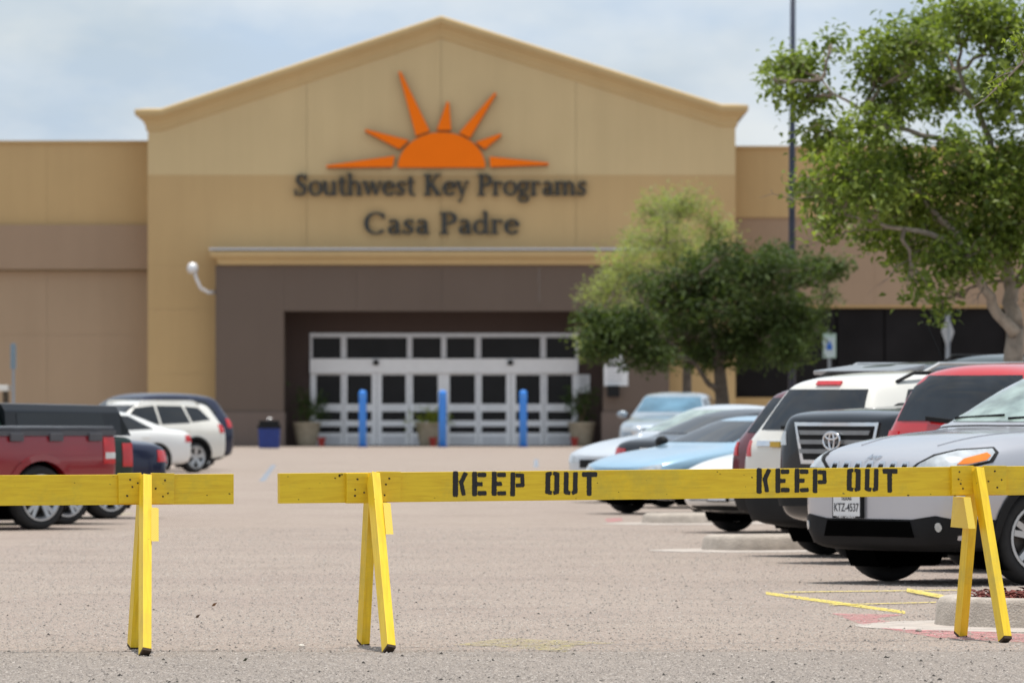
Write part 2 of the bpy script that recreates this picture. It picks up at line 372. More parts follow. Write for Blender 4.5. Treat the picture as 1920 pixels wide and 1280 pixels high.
# structural cores behind the cladding panels
core = MB(); xl, xr = gx(277, GW), gx(1379, GW)
core.prism([(xl, 0), (gx(404, GW), 0), (gx(404, GW), gz(498, GW)), (gx(1255, GW), gz(498, GW)), (gx(1255, GW), 0), (xr, 0), (xr, gz(218, GW)), (gx(827, GW), gz(48, GW)), (xl, gz(218, GW))], GW + .06, GW + .4)
part('wall', core, BPJ, B)
side = MB(); side.box(xl, xl + .3, GW + .4, GW + 14, 0, gz(225, GW)); side.box(xr - .3, xr, GW + .4, GW + 14, 0, gz(225, GW)); part('side_wall', side, GOLD, B)
def roofz(px): return 222 - (222 - 50) * (1 - abs(px - 827) / 552)
js = [277, 575, 827, 1080, 1379]
gap = .005
for i in range(4):
    a, b = js[i], js[i + 1]
    mb = MB(); X0, X1 = gx(a, GW) + (gap if i else 0), gx(b, GW) - (gap if i < 3 else 0)
    mb.prism([(X0, gz(328, GW) + .001), (X1, gz(328, GW) + .001), (X1, gz(roofz(b), GW)), (X0, gz(roofz(a), GW))], GW, GW + .058)
    part('wall_panel', mb, GREYT, B)
    y1 = 470
    mb = MB(); mb.box(X0, X1, GW, GW + .058, gz(498, GW) + .001, gz(328, GW) - .001); part('wall_panel', mb, GOLD, B)
for a, b in ((277, 404), (1255, 1379)):
    for y0, y1 in ((498, 580), (580, 700), (700, 840)):
        mb = MB(); mb.box(gx(a, GW), gx(b, GW), GW, GW + .058, max(0, gz(y1, GW)) + gap / 2, gz(y0, GW) - gap / 2); part('wall_panel', mb, GOLD, B)
# gable cornice, wrapped round both corners
prof = [(0, -.62), (.05, -.60), (.07, -.46), (.16, -.30), (.26, -.24), (.28, -.17), (.37, -.15), (.38, -.02), (.36, .02), (0, .06), (-.3, .06), (-.3, -.62)]
eL, eR, ap = gz(207, GW), gz(199, GW), gz(33, GW)
path = [((xl, GW + 14, eL), (-1, 0)), ((xl, GW, eL), (-1, -1)), ((gx(302, GW), GW, eL), (0, -1)), ((gx(827, GW), GW, ap), (0, -1)),
        ((gx(1353, GW), GW, eR), (0, -1)), ((xr, GW, eR), (1, -1)), ((xr, GW + 14, eR), (1, 0))]
mb = MB(); k = len(prof); vs = []
for p, o in path:
    for u, v in prof: vs.append((p[0] + o[0] * u, p[1] + o[1] * u, p[2] + v))
fs = [(i * k + j, i * k + (j + 1) % k, (i + 1) * k + (j + 1) % k, (i + 1) * k + j) for i in range(len(path) - 1) for j in range(k)]
fs += [tuple(range(k)), tuple(range(len(path) * k - 1, (len(path) - 1) * k - 1, -1))]
mb.add(vs, fs); part('cornice', mb, CORN, B)
# brown portal
po0, po1, oi0, oi1 = 404, 1255, 532, 1131
topz, opz = gz(497, BD), gz(583, BD)
X = lambda p: gx(p, BD)
DD = BD + 1.9                     # door plane
mb = MB(); mb.box(X(po0), X(oi0), BD, GW - .002, gz(772, BD), topz); mb.box(X(po0), X(oi0), GW - .002, DD + .3, gz(772, BD), topz - .5); part('portal_pier', mb, BROWN, B)
mb = MB(); mb.box(X(oi1), X(po1), BD, GW - .002, gz(772, BD), topz); mb.box(X(oi1), X(po1), GW - .002, DD + .3, gz(772, BD), topz - .5); part('portal_pier', mb, BROWN, B)
for a, b in ((po0, oi0), (oi1, po1)):
    mb = MB(); mb.box(X(a) - .05, X(b) + (.03 if a == oi1 else .04), BD - .08, DD + .25, 0, gz(772, BD) - .004)
    part('stone_base', mb, BROWN2, B, bevel=.02)
for a, b in ((532, 668), (668, 828), (828, 1011), (1011, 1131)):
    mb = MB(); mb.box(X(a) + gap / 2, X(b) - gap / 2, BD + .003, BD + .9, opz, topz); part('lintel_panel', mb, BROWN, B)
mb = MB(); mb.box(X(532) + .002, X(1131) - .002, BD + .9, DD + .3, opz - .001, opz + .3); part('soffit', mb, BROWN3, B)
mb = MB(); prof2 = [(0, 0), (.12, .02), (.16, .16), (.32, .24), (.36, .32), (.36, .40), (0, .44)]
x0, x1 = X(394), X(1266); z0 = topz + .002; vs = []; kk = len(prof2)
for (x, s, y, oy) in ((x0 + .36, -1, GW - .004, 0), (x0 + .36, -1, BD, -1), (x1 - .36, 1, BD, -1), (x1 - .36, 1, GW - .004, 0)):
    for u, v in prof2: vs.append((x + s * u, y + oy * u, z0 + v))
fs = [(i * kk + j, i * kk + (j + 1) % kk, (i + 1) * kk + (j + 1) % kk, (i + 1) * kk + j) for i in range(3) for j in range(kk)]
mb.add(vs, fs); part('portal_cornice', mb, CORN, B)
mb = MB(); mb.box(x0 - .02, x1 + .02, BD - .38, GW - .006, z0 + .444, z0 + .50); part('metal_flashing', mb, ALU, B)
# recessed entrance wall and door screen
X = lambda p: gx(p, DD); Z = lambda p: gz(p, DD)
mb = MB(); mb.box(X(525), X(580), DD - .05, DD + .2, 0, Z(575)); mb.box(X(1085), X(1140), DD - .05, DD + .2, 0, Z(575)); mb.box(X(580) + .001, X(1085) - .001, DD - .05, DD + .2, Z(625), Z(575))
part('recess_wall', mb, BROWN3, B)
mb = MB(); mb.box(X(580), X(1085), DD + .12, DD + .2, 0, Z(626)); part('dark_interior_wall', mb, DGL, B)
fr = MB(); fr.box(X(581), X(1084), DD - .04, DD + .08, Z(632.5), Z(625.5))
for a, b in ((581, 586), (639, 650), (763, 773), (827, 837), (891, 902), (1013, 1024), (1079, 1084)):
    fr.box(X(a), X(b), DD - .03, DD + .07, Z(671), Z(632.5) - .001)
part('transom_frame', fr, ALU, B)
for a, b in ((586, 639), (650, 763), (773, 827), (837, 891), (902, 1013), (1024, 1079)):
    m_ = MB(); m_.box(X(a), X(b), DD + .04, DD + .06, Z(671), Z(632)); part('transom_pane', m_, DGL, B)
mb = MB(); mb.box(X(581), X(1084), DD - .14, DD + .06, Z(699), Z(672)); part('door_header', mb, mat('white_header', (.88, .88, .88), .45, .1, .03), B, bevel=.015)
for px in (705, 957):
    mb = MB(); mb.box(X(px - 5), X(px + 5), DD - .24, DD - .145, Z(684), Z(675)); part('door_sensor', mb, BLK, B, bevel=.01)
ALU2 = mat('door_frame_white', (.86, .865, .875), .45, .0, .04)
mb = MB(); mb.box(X(821) + .02, X(843) - .02, DD - .03, DD + .06, 0.02, Z(699) - .003); part('door_mullion', mb, ALU2, B)
for i, (a, b) in enumerate(((593, 639), (651, 697), (716, 761), (774, 821), (843, 891), (903, 949), (967, 1013), (1026, 1073))):
    LV = ((593, 639), (651, 697), (716, 761), (774, 821), (843, 891), (903, 949), (967, 1013), (1026, 1073))
    o0 = 582 if i == 0 else (a + LV[i - 1][1]) / 2 + .4; o1 = 1084 if i == 7 else (b + LV[i + 1][0]) / 2 - .4
    if i == 3: o1 = 826
    if i == 4: o0 = 838
    if i == 0: o0 = 582
    if i == 7: o1 = 1084
    d0 = DD - .02 - (.05 if i in (1, 2, 5, 6) else 0)
    df = MB(); df.box(X(o0), X(a), d0, d0 + .05, .03, Z(699) - .004); df.box(X(b), X(o1), d0, d0 + .05, .03, Z(699) - .004)
    for y0, y1 in ((699, 702.5), (757, 771), (788, 799), (811, 836)):
        df.box(X(a), X(b), d0, d0 + .05, max(.03, Z(y1)), Z(y0) - (.004 if y0 == 699 else 0))
    dr = part('door', df, ALU2, B)
    for y0, y1 in ((702.5, 757), (771, 788), (799, 811)):
        m_ = MB(); m_.box(X(a), X(b), d0 + .02, d0 + .03, Z(y1), Z(y0)); part('pane', m_, DGL, dr)
    m_ = MB(); m_.box(X(a) + .02, X(b) - .02, d0 - .008, d0 + .0, .06, Z(818)); part('kick_plate', m_, ALU, dr)
    m_ = MB(); m_.box(X(a) + .1, X(b) - .1, d0 - .004, d0 + .001, Z(767), Z(761)); part('door_sticker', m_, WHT, dr)
# left wing
X = lambda p: gx(p, WW); Z = lambda p: gz(p, WW)
xe = gx(277, GW) - .003
cl = MB(); cl.box(X(-900), xe, WW + .06, WW + 30, 0, Z(270)); part('wing_core', cl, BPJ, B)
js2 = [-900, -480, -200, 88, None]
def XX(p): return xe if p is None else X(p)
for i in range(4):
    a, b = XX(js2[i]) + gap / 2, XX(js2[i + 1]) - gap / 2
    mb = MB(); mb.box(a, b, WW - .12, WW + .05, Z(422) + .003, Z(268)); part('wall_panel', mb, GOLD, B)
    for y0, y1 in ((508, 628), (628, 845)):
        mb = MB(); mb.box(a, b, WW, WW + .058, max(0, Z(y1)) + gap / 2, Z(y0) - gap / 2); part('wall_panel', mb, TAUPE, B)
mb = MB(); mb.box(X(-900), xe, WW - .28, WW + .05, Z(505), Z(422)); part('wall_band', mb, MAUVE, B)
mb = MB(); mb.box(X(-900), xe, WW - .2, WW + .5, Z(268) + .002, Z(264)); part('coping', mb, CORN, B)
# right wing with dark openings
xw = gx(1379, GW) + .003
cl = MB(); cl.box(xw, X(3000), WW + .3, WW + 30, 0, Z(280)); part('wing_core', cl, DMESH, B)
mb = MB(); mb.box(xw, X(3000), WW - .12, WW + .3 - .002, Z(408) + .002, Z(278)); part('wall_panel', mb, GOLD, B)
mb = MB(); mb.box(xw, X(3000), WW - .2, WW + .6, Z(278) + .002, Z(274)); part('coping', mb, CORN, B)
for a, b in ((None, 1640), (1640, 1900), (1900, 3000)):
    mb = MB(); x_a = xw if a is None else X(a) + gap; mb.box(x_a, X(b), WW - .06, WW + .298, Z(572), Z(408) - .001); part('wall_panel', mb, MAUVE, B)
mb = MB(); mb.box(X(1888), X(3000), WW - .03, WW + .298, 0, Z(573)); part('wall_panel', mb, TAUPE, B)
mb = MB(); mb.box(xw, X(1888) - .002, WW - .04, WW + .298, 0, Z(745)); part('window_sill_wall', mb, GOLD, B)
mb = MB(); mb.box(xw, X(1888) - .002, WW - .02, WW + .298, Z(577), Z(572) - .002); part('window_head', mb, GOLD, B)
for i, (a, b) in enumerate(((None, 1478), (1484, 1566), (1572, 1657), (1661, 1767), (1771, 1887))):
    m_ = MB(); x_a = xw if a is None else X(a); m_.box(x_a, X(b), WW + .18, WW + .22, Z(744), Z(578)); part('dark_window_panel', m_, DMESH, B)
# gooseneck lamp on the left pier
gl = thing('wall_lamp', 'white gooseneck wall lamp left of the dark brown portal', 'lamp', at(402, 545, BD + .1))
pts = [at(404, 548, BD + .15), at(390, 548, BD - .1), at(376, 540, BD - .2), at(368, 522, BD - .25), at(364, 508, BD - .25)]
part('arm', MB().tube(pts, .05, 8), mat('white_metal', (.7, .71, .73), .4, .2), gl, smooth=True)
part('lamp_head', MB().lathe([(.0, .16), (.1, .14), (.16, .04), (.17, -.06), (.12, -.16), (0, -.17)], at(361, 502, BD - .25), 16), MATS['white_metal'], gl, smooth=True)

# sun logo and lettering -------------------------------------------------
ORANGE = mat('orange_sign_face', (.95, .19, .006), .8, spec=.15, var=.03, vs=1)
SIGNB = mat('dark_sign_edge', (.16, .05, .02), .6)
LET = mat('black_green_letter', (.028, .03, .027), .5, var=.1)
sd_ = GW - .22
S = thing('sun_logo', 'orange half sun emblem with seven rays mounted high on the gable', 'emblem', (gx(828, GW), sd_, gz(314, GW)))
def face(name, poly, parent):
    me_f = MB().prism(poly, sd_, sd_ + .03); o = part(name, me_f, ORANGE, parent)
    cx = sum(p[0] for p in poly) / len(poly); cz = sum(p[1] for p in poly) / len(poly)
    part('return', MB().prism([(cx + (x - cx) * .985, cz + (z - cz) * .985 - .03) for x, z in poly], sd_ + .032, GW - .004), SIGNB, o)
hp = [(gx(828 + 82 * math.cos(t), sd_), gz(314 - 66 * math.sin(t), sd_)) for t in np.linspace(0, math.pi, 33)]
face('half_disc', hp, S)
for r_ in (((612, 312), (740.5, 292), (736, 313)), ((684.7, 244), (767, 263), (748.6, 279.5)), ((749, 134), (805.8, 245.6), (780, 255)), ((840, 190.7), (846, 244), (818.7, 244)),
           ((929.4, 174.6), (881, 259), (860.7, 249)), ((939.8, 252), (909, 279.5), (891, 266.6)), ((1028.6, 307), (919.7, 313), (917.8, 293.4))):
    (tx, ty), b_, c_ = r_; dx, dy = (b_[0] + c_[0]) / 2 - tx, (b_[1] + c_[1]) / 2 - ty; l = math.hypot(dx, dy); nx, ny = -dy / l * 2, dx / l * 2
    s_ = 1 if ((b_[0] - c_[0]) * nx + (b_[1] - c_[1]) * ny) < 0 else -1
    poly = [(tx + nx * s_, ty + ny * s_), c_, b_, (tx - nx * s_, ty - ny * s_)]
    face('ray', [(gx(a, sd_), gz(b, sd_)) for a, b in poly], S)

T_, t_ = .235, .10
def arc(cx, cy, rx, ry, a0, a1, n=18, T=T_, t=t_):
    return [((cx + rx * math.cos(R(a)), cy + ry * math.sin(R(a))), t + (T - t) * abs(math.cos(R(a))) ** 1.3) for a in np.linspace(a0, a1, n)]
def ln(x0, y0, x1, y1, w0=T_, w1=None): return [((x0, y0), w0), ((x1, y1), w0 if w1 is None else w1)]
def sf(x, y, w_=.46, h_=.09): return ln(x - w_ / 2, y, x + w_ / 2, y, h_)
CH = 1.46
GL = {
 'o': ([arc(.5, .5, .40, .46, 0, 360, 30)], 1.02),
 'u': ([ln(.2, .98, .2, .34), arc(.48, .34, .28, .29, 180, 330, 12), ln(.84, .98, .84, .04), sf(.12, .95, .3), sf(.76, .95, .28), sf(.9, .05, .26)], 1.1),
 't': ([ln(.3, 1.3, .3, .25, T_), arc(.5, .26, .2, .22, 180, 310, 10), ln(.02, .95, .62, .95, .1)], .7),
 'h': ([ln(.22, 1.5, .22, .04), arc(.55, .62, .32, .33, 160, 0, 14), ln(.87, .64, .87, .04), sf(.22, .05), sf(.88, .05), sf(.12, 1.49, .28)], 1.16),
 'w': ([ln(.12, .95, .42, .05, .22), ln(.42, .05, .68, .95, .09), ln(.68, .95, .98, .05, .22), ln(.98, .05, 1.26, .95, .09), sf(.12, .95, .42), sf(.66, .95, .32), sf(1.26, .95, .32)], 1.4),
 'e': ([arc(.5, .5, .38, .46, 8, 325, 26), ln(.18, .56, .86, .56, .09)], .96),
 's': ([[((.66, .78), .09), ((.6, .92), .1), ((.4, .95), .12), ((.2, .84), .17), ((.2, .66), .2), ((.4, .52), .22), ((.6, .38), .21), ((.62, .2), .18), ((.44, .05), .12), ((.22, .06), .1), ((.12, .24), .09)], ln(.67, .98, .67, .7, .08), ln(.1, .3, .1, .02, .08)], .82),
 'S': ([[((.86, 1.1), .1), ((.78, 1.34), .12), ((.54, 1.42), .14), ((.28, 1.3), .2), ((.22, 1.04), .25), ((.44, .8), .27), ((.74, .62), .27), ((.84, .36), .23), ((.68, .1), .16), ((.42, .03), .12), ((.2, .14), .11), ((.1, .38), .1)], ln(.88, 1.46, .88, 1.02, .09), ln(.09, .46, .09, 0, .09)], 1.08),
 'K': ([ln(.3, CH - .05, .3, .05, .27), ln(.42, .7, 1.04, CH - .06, .11), ln(.56, .84, 1.1, .05, .27), sf(.3, .05, .6), sf(.3, CH - .05, .6), sf(1.1, .05, .5), sf(1.04, CH - .05, .46)], 1.4),
 'y': ([ln(.14, .95, .5, .08, .22), ln(.84, .95, .38, -.3, .1), ln(.4, -.28, .2, -.42, .16), sf(.16, .95, .44), sf(.84, .95, .34)], 1.02),
 'P': ([ln(.3, CH - .05, .3, .05, .27), arc(.55, 1.06, .42, .36, 90, -90, 14, .26), ln(.3, CH - .04, .56, CH - .04, .1), ln(.3, .7, .56, .7, .1), sf(.3, .05, .62), sf(.2, CH - .05, .4)], 1.12),
 'r': ([ln(.22, .96, .22, .05), arc(.5, .62, .26, .32, 150, 55, 8, .16), ln(.6, .84, .72, .84, .2), sf(.22, .05, .5), sf(.12, .95, .28)], .8),
 'g': ([arc(.42, .64, .3, .32, 0, 360, 24, .2), arc(.46, -.18, .36, .24, 0, 360, 24, .15, .1), [((.26, .36), .1), ((.18, .24), .12), ((.3, .12), .14), ((.62, .08), .16)], ln(.64, .9, .88, .98, .13)], .98),
 'a': ([ln(.66, .7, .66, .12, .22), arc(.42, .7, .24, .25, 0, 160, 12, .2), arc(.4, .28, .24, .24, 60, 330, 16, .2), sf(.78, .05, .24), ln(.56, .5, .4, .54, .1)], .94),
 'm': ([ln(.22, .96, .22, .05), arc(.5, .64, .28, .31, 160, 0, 12), ln(.78, .66, .78, .05), arc(1.06, .64, .28, .31, 160, 0, 12), ln(1.34, .66, 1.34, .05), sf(.22, .05), sf(.78, .05, .42), sf(1.36, .05), sf(.12, .95, .28)], 1.62),
 'C': ([arc(.72, .73, .6, .69, 40, 318, 30, .28), ln(1.2, 1.4, 1.2, .98, .09)], 1.38),
 'd': ([arc(.44, .48, .32, .43, 40, 320, 24, .23), ln(.8, 1.5, .8, .05), sf(.92, .05, .26), sf(.7, 1.49, .26)], 1.12),
 ' ': ([], .55)}
def ribbon(mb, stroke, T, y0, y1):
    pts = [p for p, _ in stroke]; n = len(pts); Ls, Rs = [], []
    closed = n > 3 and math.hypot(pts[0][0] - pts[-1][0], pts[0][1] - pts[-1][1]) < 1e-6
    for i, ((x, y), w_) in enumerate(stroke):
        if closed: a = pts[i - 1] if i else pts[-2]; b = pts[i + 1] if i < n - 1 else pts[1]
        else: a = pts[max(0, i - 1)]; b = pts[min(n - 1, i + 1)]
        dx, dy = b[0] - a[0], b[1] - a[1]; l = math.hypot(dx, dy) or 1; nx, ny = -dy / l * w_ / 2, dx / l * w_ / 2
        Ls.append(T(x + nx, y + ny)); Rs.append(T(x - nx, y - ny))
    vs = [(a, y0, b) for a, b in Ls] + [(a, y0, b) for a, b in Rs] + [(a, y1, b) for a, b in Ls] + [(a, y1, b) for a, b in Rs]
    fs = []
    for i in range(n - 1):
        fs += [(i, i + 1, n + i + 1, n + i), (2 * n + i, 3 * n + i, 3 * n + i + 1, 2 * n + i + 1), (i, 2 * n + i, 2 * n + i + 1, i + 1), (n + i, n + i + 1, 3 * n + i + 1, 3 * n + i)]
    if not closed: fs += [(0, n, 3 * n, 2 * n), (n - 1, 3 * n - 1, 4 * n - 1, 2 * n - 1)]
    mb.add(vs, fs)
def wordsign(text, px0, px1, pyb, xh, label):
    tot = sum(GL[c][1] for c in text); d = GW - .16
    th = thing('wall_lettering', label, 'sign', (gx((px0 + px1) / 2, d), d, gz(pyb, d)))
    X0, X1 = gx(px0, d), gx(px1, d); sx = (X1 - X0) / tot; sz = xh / F * d; zb = gz(pyb, d); cur = 0
    for c in text:
        st, adv = GL[c]
        if st:
            mb = MB()
            for i, s_ in enumerate(st): ribbon(mb, s_, lambda x, y: (X0 + (cur + x) * sx, zb + y * sz), d - .004 * i, d + .13)
            part('letter', mb, LET, th)
        cur += adv
wordsign('Southwest Key Programs', 551, 1102, 367, 27.5, 'black serif lettering reading Southwest Key Programs under the orange sun')
wordsign('Casa Padre', 683, 974, 439, 28, 'black serif lettering reading Casa Padre above the portal')

# kerb walk in front of the left wing
struct('walkway', MB().box(gx(-900, WW), gx(404, BD) - .06, BD - 1.2, WW - .002, .0, .13), CONC, bevel=.02)
struct('walkway', MB().box(gx(1255, BD) + .06, gx(2500, BD), BD - 1.2, WW - .045, .0, .13), CONC, bevel=.02)

# bollards, bin, planters, notices ---------------------------------------
BLUE = mat('blue_bollard_sleeve', (.045, .26, .80), .4, var=.06, coat=.2)
def bollard(px, label):
    d = gd(838); loc = (gx(px, d), d, 0)
    t = thing('bollard', label, 'bollard', loc, 'blue bollards before the entrance'); r = .115; h = gz(731, d)
    part('sleeve', MB().lathe([(0, .01), (r, .01), (r, h - .1), (r * .85, h - .03), (r * .4, h), (0, h)], loc, 20), BLUE, t, smooth=True)
    part('base_ring', MB().lathe([(r + .004, .0), (r + .03, .0), (r + .03, .05), (r + .004, .05)], loc, 20, closed=True), mat('dark_blue', (.02, .08, .3), .5), t)
    part('cap_light', MB().lathe([(r + .002, h - .2), (r + .008, h - .2), (r + .008, h - .16), (r + .002, h - .16)], loc, 20, closed=True), mat('pale_blue_band', (.12, .33, .75), .4), t)
for px, l in ((680, 'blue bollard nearest the blue bin, first from the left'), (830, 'middle blue bollard in front of the door mullion'), (981, 'blue bollard nearest the parked silver car')): bollard(px, l)

d = gd(841); loc = (gx(505, d), d, 0); t = thing('trash_bin', 'square blue trash bin with black lid beside brown portal pier', 'bin', loc)
mb = MB(); hw = .31
mb.add([(loc[0] + sx * a, loc[1] + sy * a, z) for (a, z) in ((.28, .02), (.31, .58)) for sx, sy in ((-1, -1), (1, -1), (1, 1), (-1, 1))], [(0, 3, 2, 1), (4, 5, 6, 7), (0, 1, 5, 4), (1, 2, 6, 5), (2, 3, 7, 6), (3, 0, 4, 7)])
part('bin_body', mb, mat('bin_blue', (.012, .035, .20), .5), t, bevel=.02)
part('lid', MB().box(loc[0] - .33, loc[0] + .33, loc[1] - .33, loc[1] + .33, .585, .68).box(loc[0] - .28, loc[0] + .28, loc[1] - .28, loc[1] + .28, .682, .80), BLK, t, bevel=.02)
part('lid_handle', MB().tube([(loc[0] - .05, loc[1], .8), (loc[0] - .05, loc[1], .86), (loc[0] + .05, loc[1], .86), (loc[0] + .05, loc[1], .8)], .015, 6), CHR, t)

LEAFM = {}
def leafmat(name, c1, c2, rough=.5, trans=.35):
    if name in LEAFM: return LEAFM[name]
    m = bpy.data.materials.new(name); m.use_nodes = True; nt = m.node_tree; N = nt.nodes; L = nt.links; b = N['Principled BSDF']; o = N['Material Output']
    b.inputs['Roughness'].default_value = rough; b.inputs['Specular IOR Level'].default_value = .28
    at_ = N.new('ShaderNodeAttribute'); at_.attribute_name = 'leafv'
    r = N.new('ShaderNodeValToRGB'); r.color_ramp.elements[0].color = (*c1, 1); r.color_ramp.elements[1].color = (*c2, 1)
    L.new(at_.outputs['Fac'], r.inputs[0]); L.new(r.outputs[0], b.inputs['Base Color'])
    tr = N.new('ShaderNodeBsdfTranslucent'); mx = N.new('ShaderNodeMixShader'); mx.inputs[0].default_value = trans
    g2 = N.new('ShaderNodeMix'); g2.data_type = 'RGBA'; g2.blend_type = 'MULTIPLY'; g2.inputs[0].default_value = 1; g2.inputs[7].default_value = (1.5, 1.6, .7, 1)
    L.new(r.outputs[0], g2.inputs[6]); L.new(g2.outputs[2], tr.inputs[0]); L.new(b.outputs[0], mx.inputs[1]); L.new(tr.outputs[0], mx.inputs[2]); L.new(mx.outputs[0], o.inputs[0])
    LEAFM[name] = m; return m
def leaves(name, C, L0, W0, m, parent, droop=.3, vary=None):
    """one mesh of bent two-quad leaves at points C (n,3) with clump values"""
    n = len(C); L_ = L0 * rng.uniform(.65, 1.3, n); W_ = W0 * rng.uniform(.7, 1.25, n)
    th = rng.uniform(0, 2 * np.pi, n); el = rng.normal(-droop, .5, n)
    ax = np.stack([np.cos(th) * np.cos(el), np.sin(th) * np.cos(el), np.sin(el)], 1)
    up = rng.normal(0, .55, (n, 3)); up[:, 2] += 1; sd2 = np.cross(ax, up); sd2 /= np.linalg.norm(sd2, axis=1)[:, None] + 1e-9
    nn = np.cross(sd2, ax)
    A = C; M1 = C + ax * (L_ * .45)[:, None] + nn * (L_ * .06)[:, None]; T1 = C + ax * L_[:, None] - nn * (L_ * .08)[:, None]
    Lf = M1 + sd2 * (W_ / 2)[:, None] + nn * (W_ * .12)[:, None]; Rt = M1 - sd2 * (W_ / 2)[:, None] + nn * (W_ * .12)[:, None]
    V = np.stack([A, Lf, M1, Rt, T1], 1).reshape(-1, 3)
    b5 = (np.arange(n) * 5)[:, None]
    tris = np.concatenate([b5 + np.array([[0, 1, 2]]), b5 + np.array([[0, 2, 3]]), b5 + np.array([[1, 4, 2]]), b5 + np.array([[2, 4, 3]])])
    org = ORG.get(parent.name, (0, 0, 0)); V = V - np.array(org)
    me = bpy.data.meshes.new(name); me.vertices.add(len(V)); me.vertices.foreach_set('co', V.ravel().astype(np.float32))
    me.loops.add(tris.size); me.loops.foreach_set('vertex_index', tris.ravel().astype(np.int32))
    me.polygons.add(len(tris)); me.polygons.foreach_set('loop_start', np.arange(0, tris.size, 3, dtype=np.int32))
    me.update(calc_edges=True)
    val = rng.random(n) * .5 + (vary if vary is not None else rng.random(n) * .5)
    at_ = me.attributes.new('leafv', 'FLOAT', 'POINT'); at_.data.foreach_set('value', np.repeat(np.clip(val, 0, 1), 5).astype(np.float32))
    return link(name, me, m, parent)

POT = mat('beige_pot', (.33, .28, .2), .85, var=.12)
def planter(px, label, hpl, tint):
    d = DD - 1.3; loc = (gx(px, d), d, 0); t = thing('planter', label, 'planter', loc, 'potted plants by the entrance doors')
    part('pot', MB().lathe([(0, .03), (.26, .0), (.30, .1), (.40, .62), (.43, .64), (.43, .72), (.37, .72), (.36, .62), (0, .60)], loc, 20), POT, t, smooth=False)
    mb = MB(); tips = []
    for i in range(9):
        a = random.uniform(0, 6.28); l = random.uniform(.2, .5); h = random.uniform(.4, 1) * hpl
        q = (loc[0] + math.cos(a) * l, loc[1] + math.sin(a) * l * .7, .64 + h); tips.append(q)
        mb.tube([(loc[0], loc[1], .6), (loc[0] + math.cos(a) * l * .4, loc[1] + math.sin(a) * l * .3, .62 + h * .6), q], [.02, .014, .006], 5)
    part('stem', mb, mat('stem_brown', (.12, .09, .05), .8), t)
    P_ = np.array(tips)[rng.integers(0, 9, 420)] + rng.normal(0, .13, (420, 3)); P_[:, 2] -= rng.random(420) * .25
    leaves('foliage', P_, .2, .05, leafmat('pot_' + tint, *((((.02, .04, .01), (.07, .12, .02))) if tint == 'a' else (((.1, .14, .02), (.32, .36, .04))))), t)
planter(575, 'beige planter with a bushy dark green plant left of the doors', 1.0, 'a')
planter(805, 'beige planter with a yellow-green plant between the two door pairs', .55, 'b')
planter(1091, 'beige planter with a tall thin green plant right of the doors', 1.1, 'a')
for i, (px, l) in enumerate(((603, 'small red pot beside the left planter'), (812, 'small red pot beside the yellow-green plant'), (1077, 'small red pot beside the right planter'))):
    d = DD - 1.9; single('flower_pot', MB().lathe([(0, 0), (.08, 0), (.11, .22), (.13, .22), (.13, .27), (.10, .27), (.1, .2), (0, .2)], (gx(px, d), d, 0), 14), mat('red_pot', (.35, .03, .02), .6), l, 'pot', (gx(px, d), d, 0), 'small red pots')
def notice(px, py, wp, hp_, d, label, lines=5, col=WHT):
    p = at(px, py, d); t = thing('notice', label, 'sign', tuple(p)); w2, h2 = wp / F * d / 2, hp_ / F * d / 2
    part('sheet', MB().box(p.x - w2, p.x + w2, p.y - .02, p.y, p.z - h2, p.z + h2), col, t)
    mb = MB()
    for i in range(lines):
        z = p.z + h2 * .7 - i * h2 * 1.5 / lines; mb.box(p.x - w2 * .75, p.x + w2 * random.uniform(.4, .75), p.y - .024, p.y - .0205, z - .012, z + .012)
    part('printed_lines', mb, mat('grey_print', (.3, .3, .32), .7), t)
notice(1095, 719, 22, 34, DD - .06, 'white paper notice on the dark wall just right of the doors')
notice(1155, 703, 45, 40, BD - .01, 'large white notice on the brown pier right of the doors')
notice(1155, 676, 26, 22, BD - .01, 'small white notice above the large one on the brown pier', 3)
p = at(1150, 733, BD - .09); single('mail_box', MB().box(p.x - .18, p.x + .18, p.y - .15, p.y, p.z - .17, p.z + .17), BLK, 'black box hanging under the large white notice', 'box', tuple(p), bevel=.02)

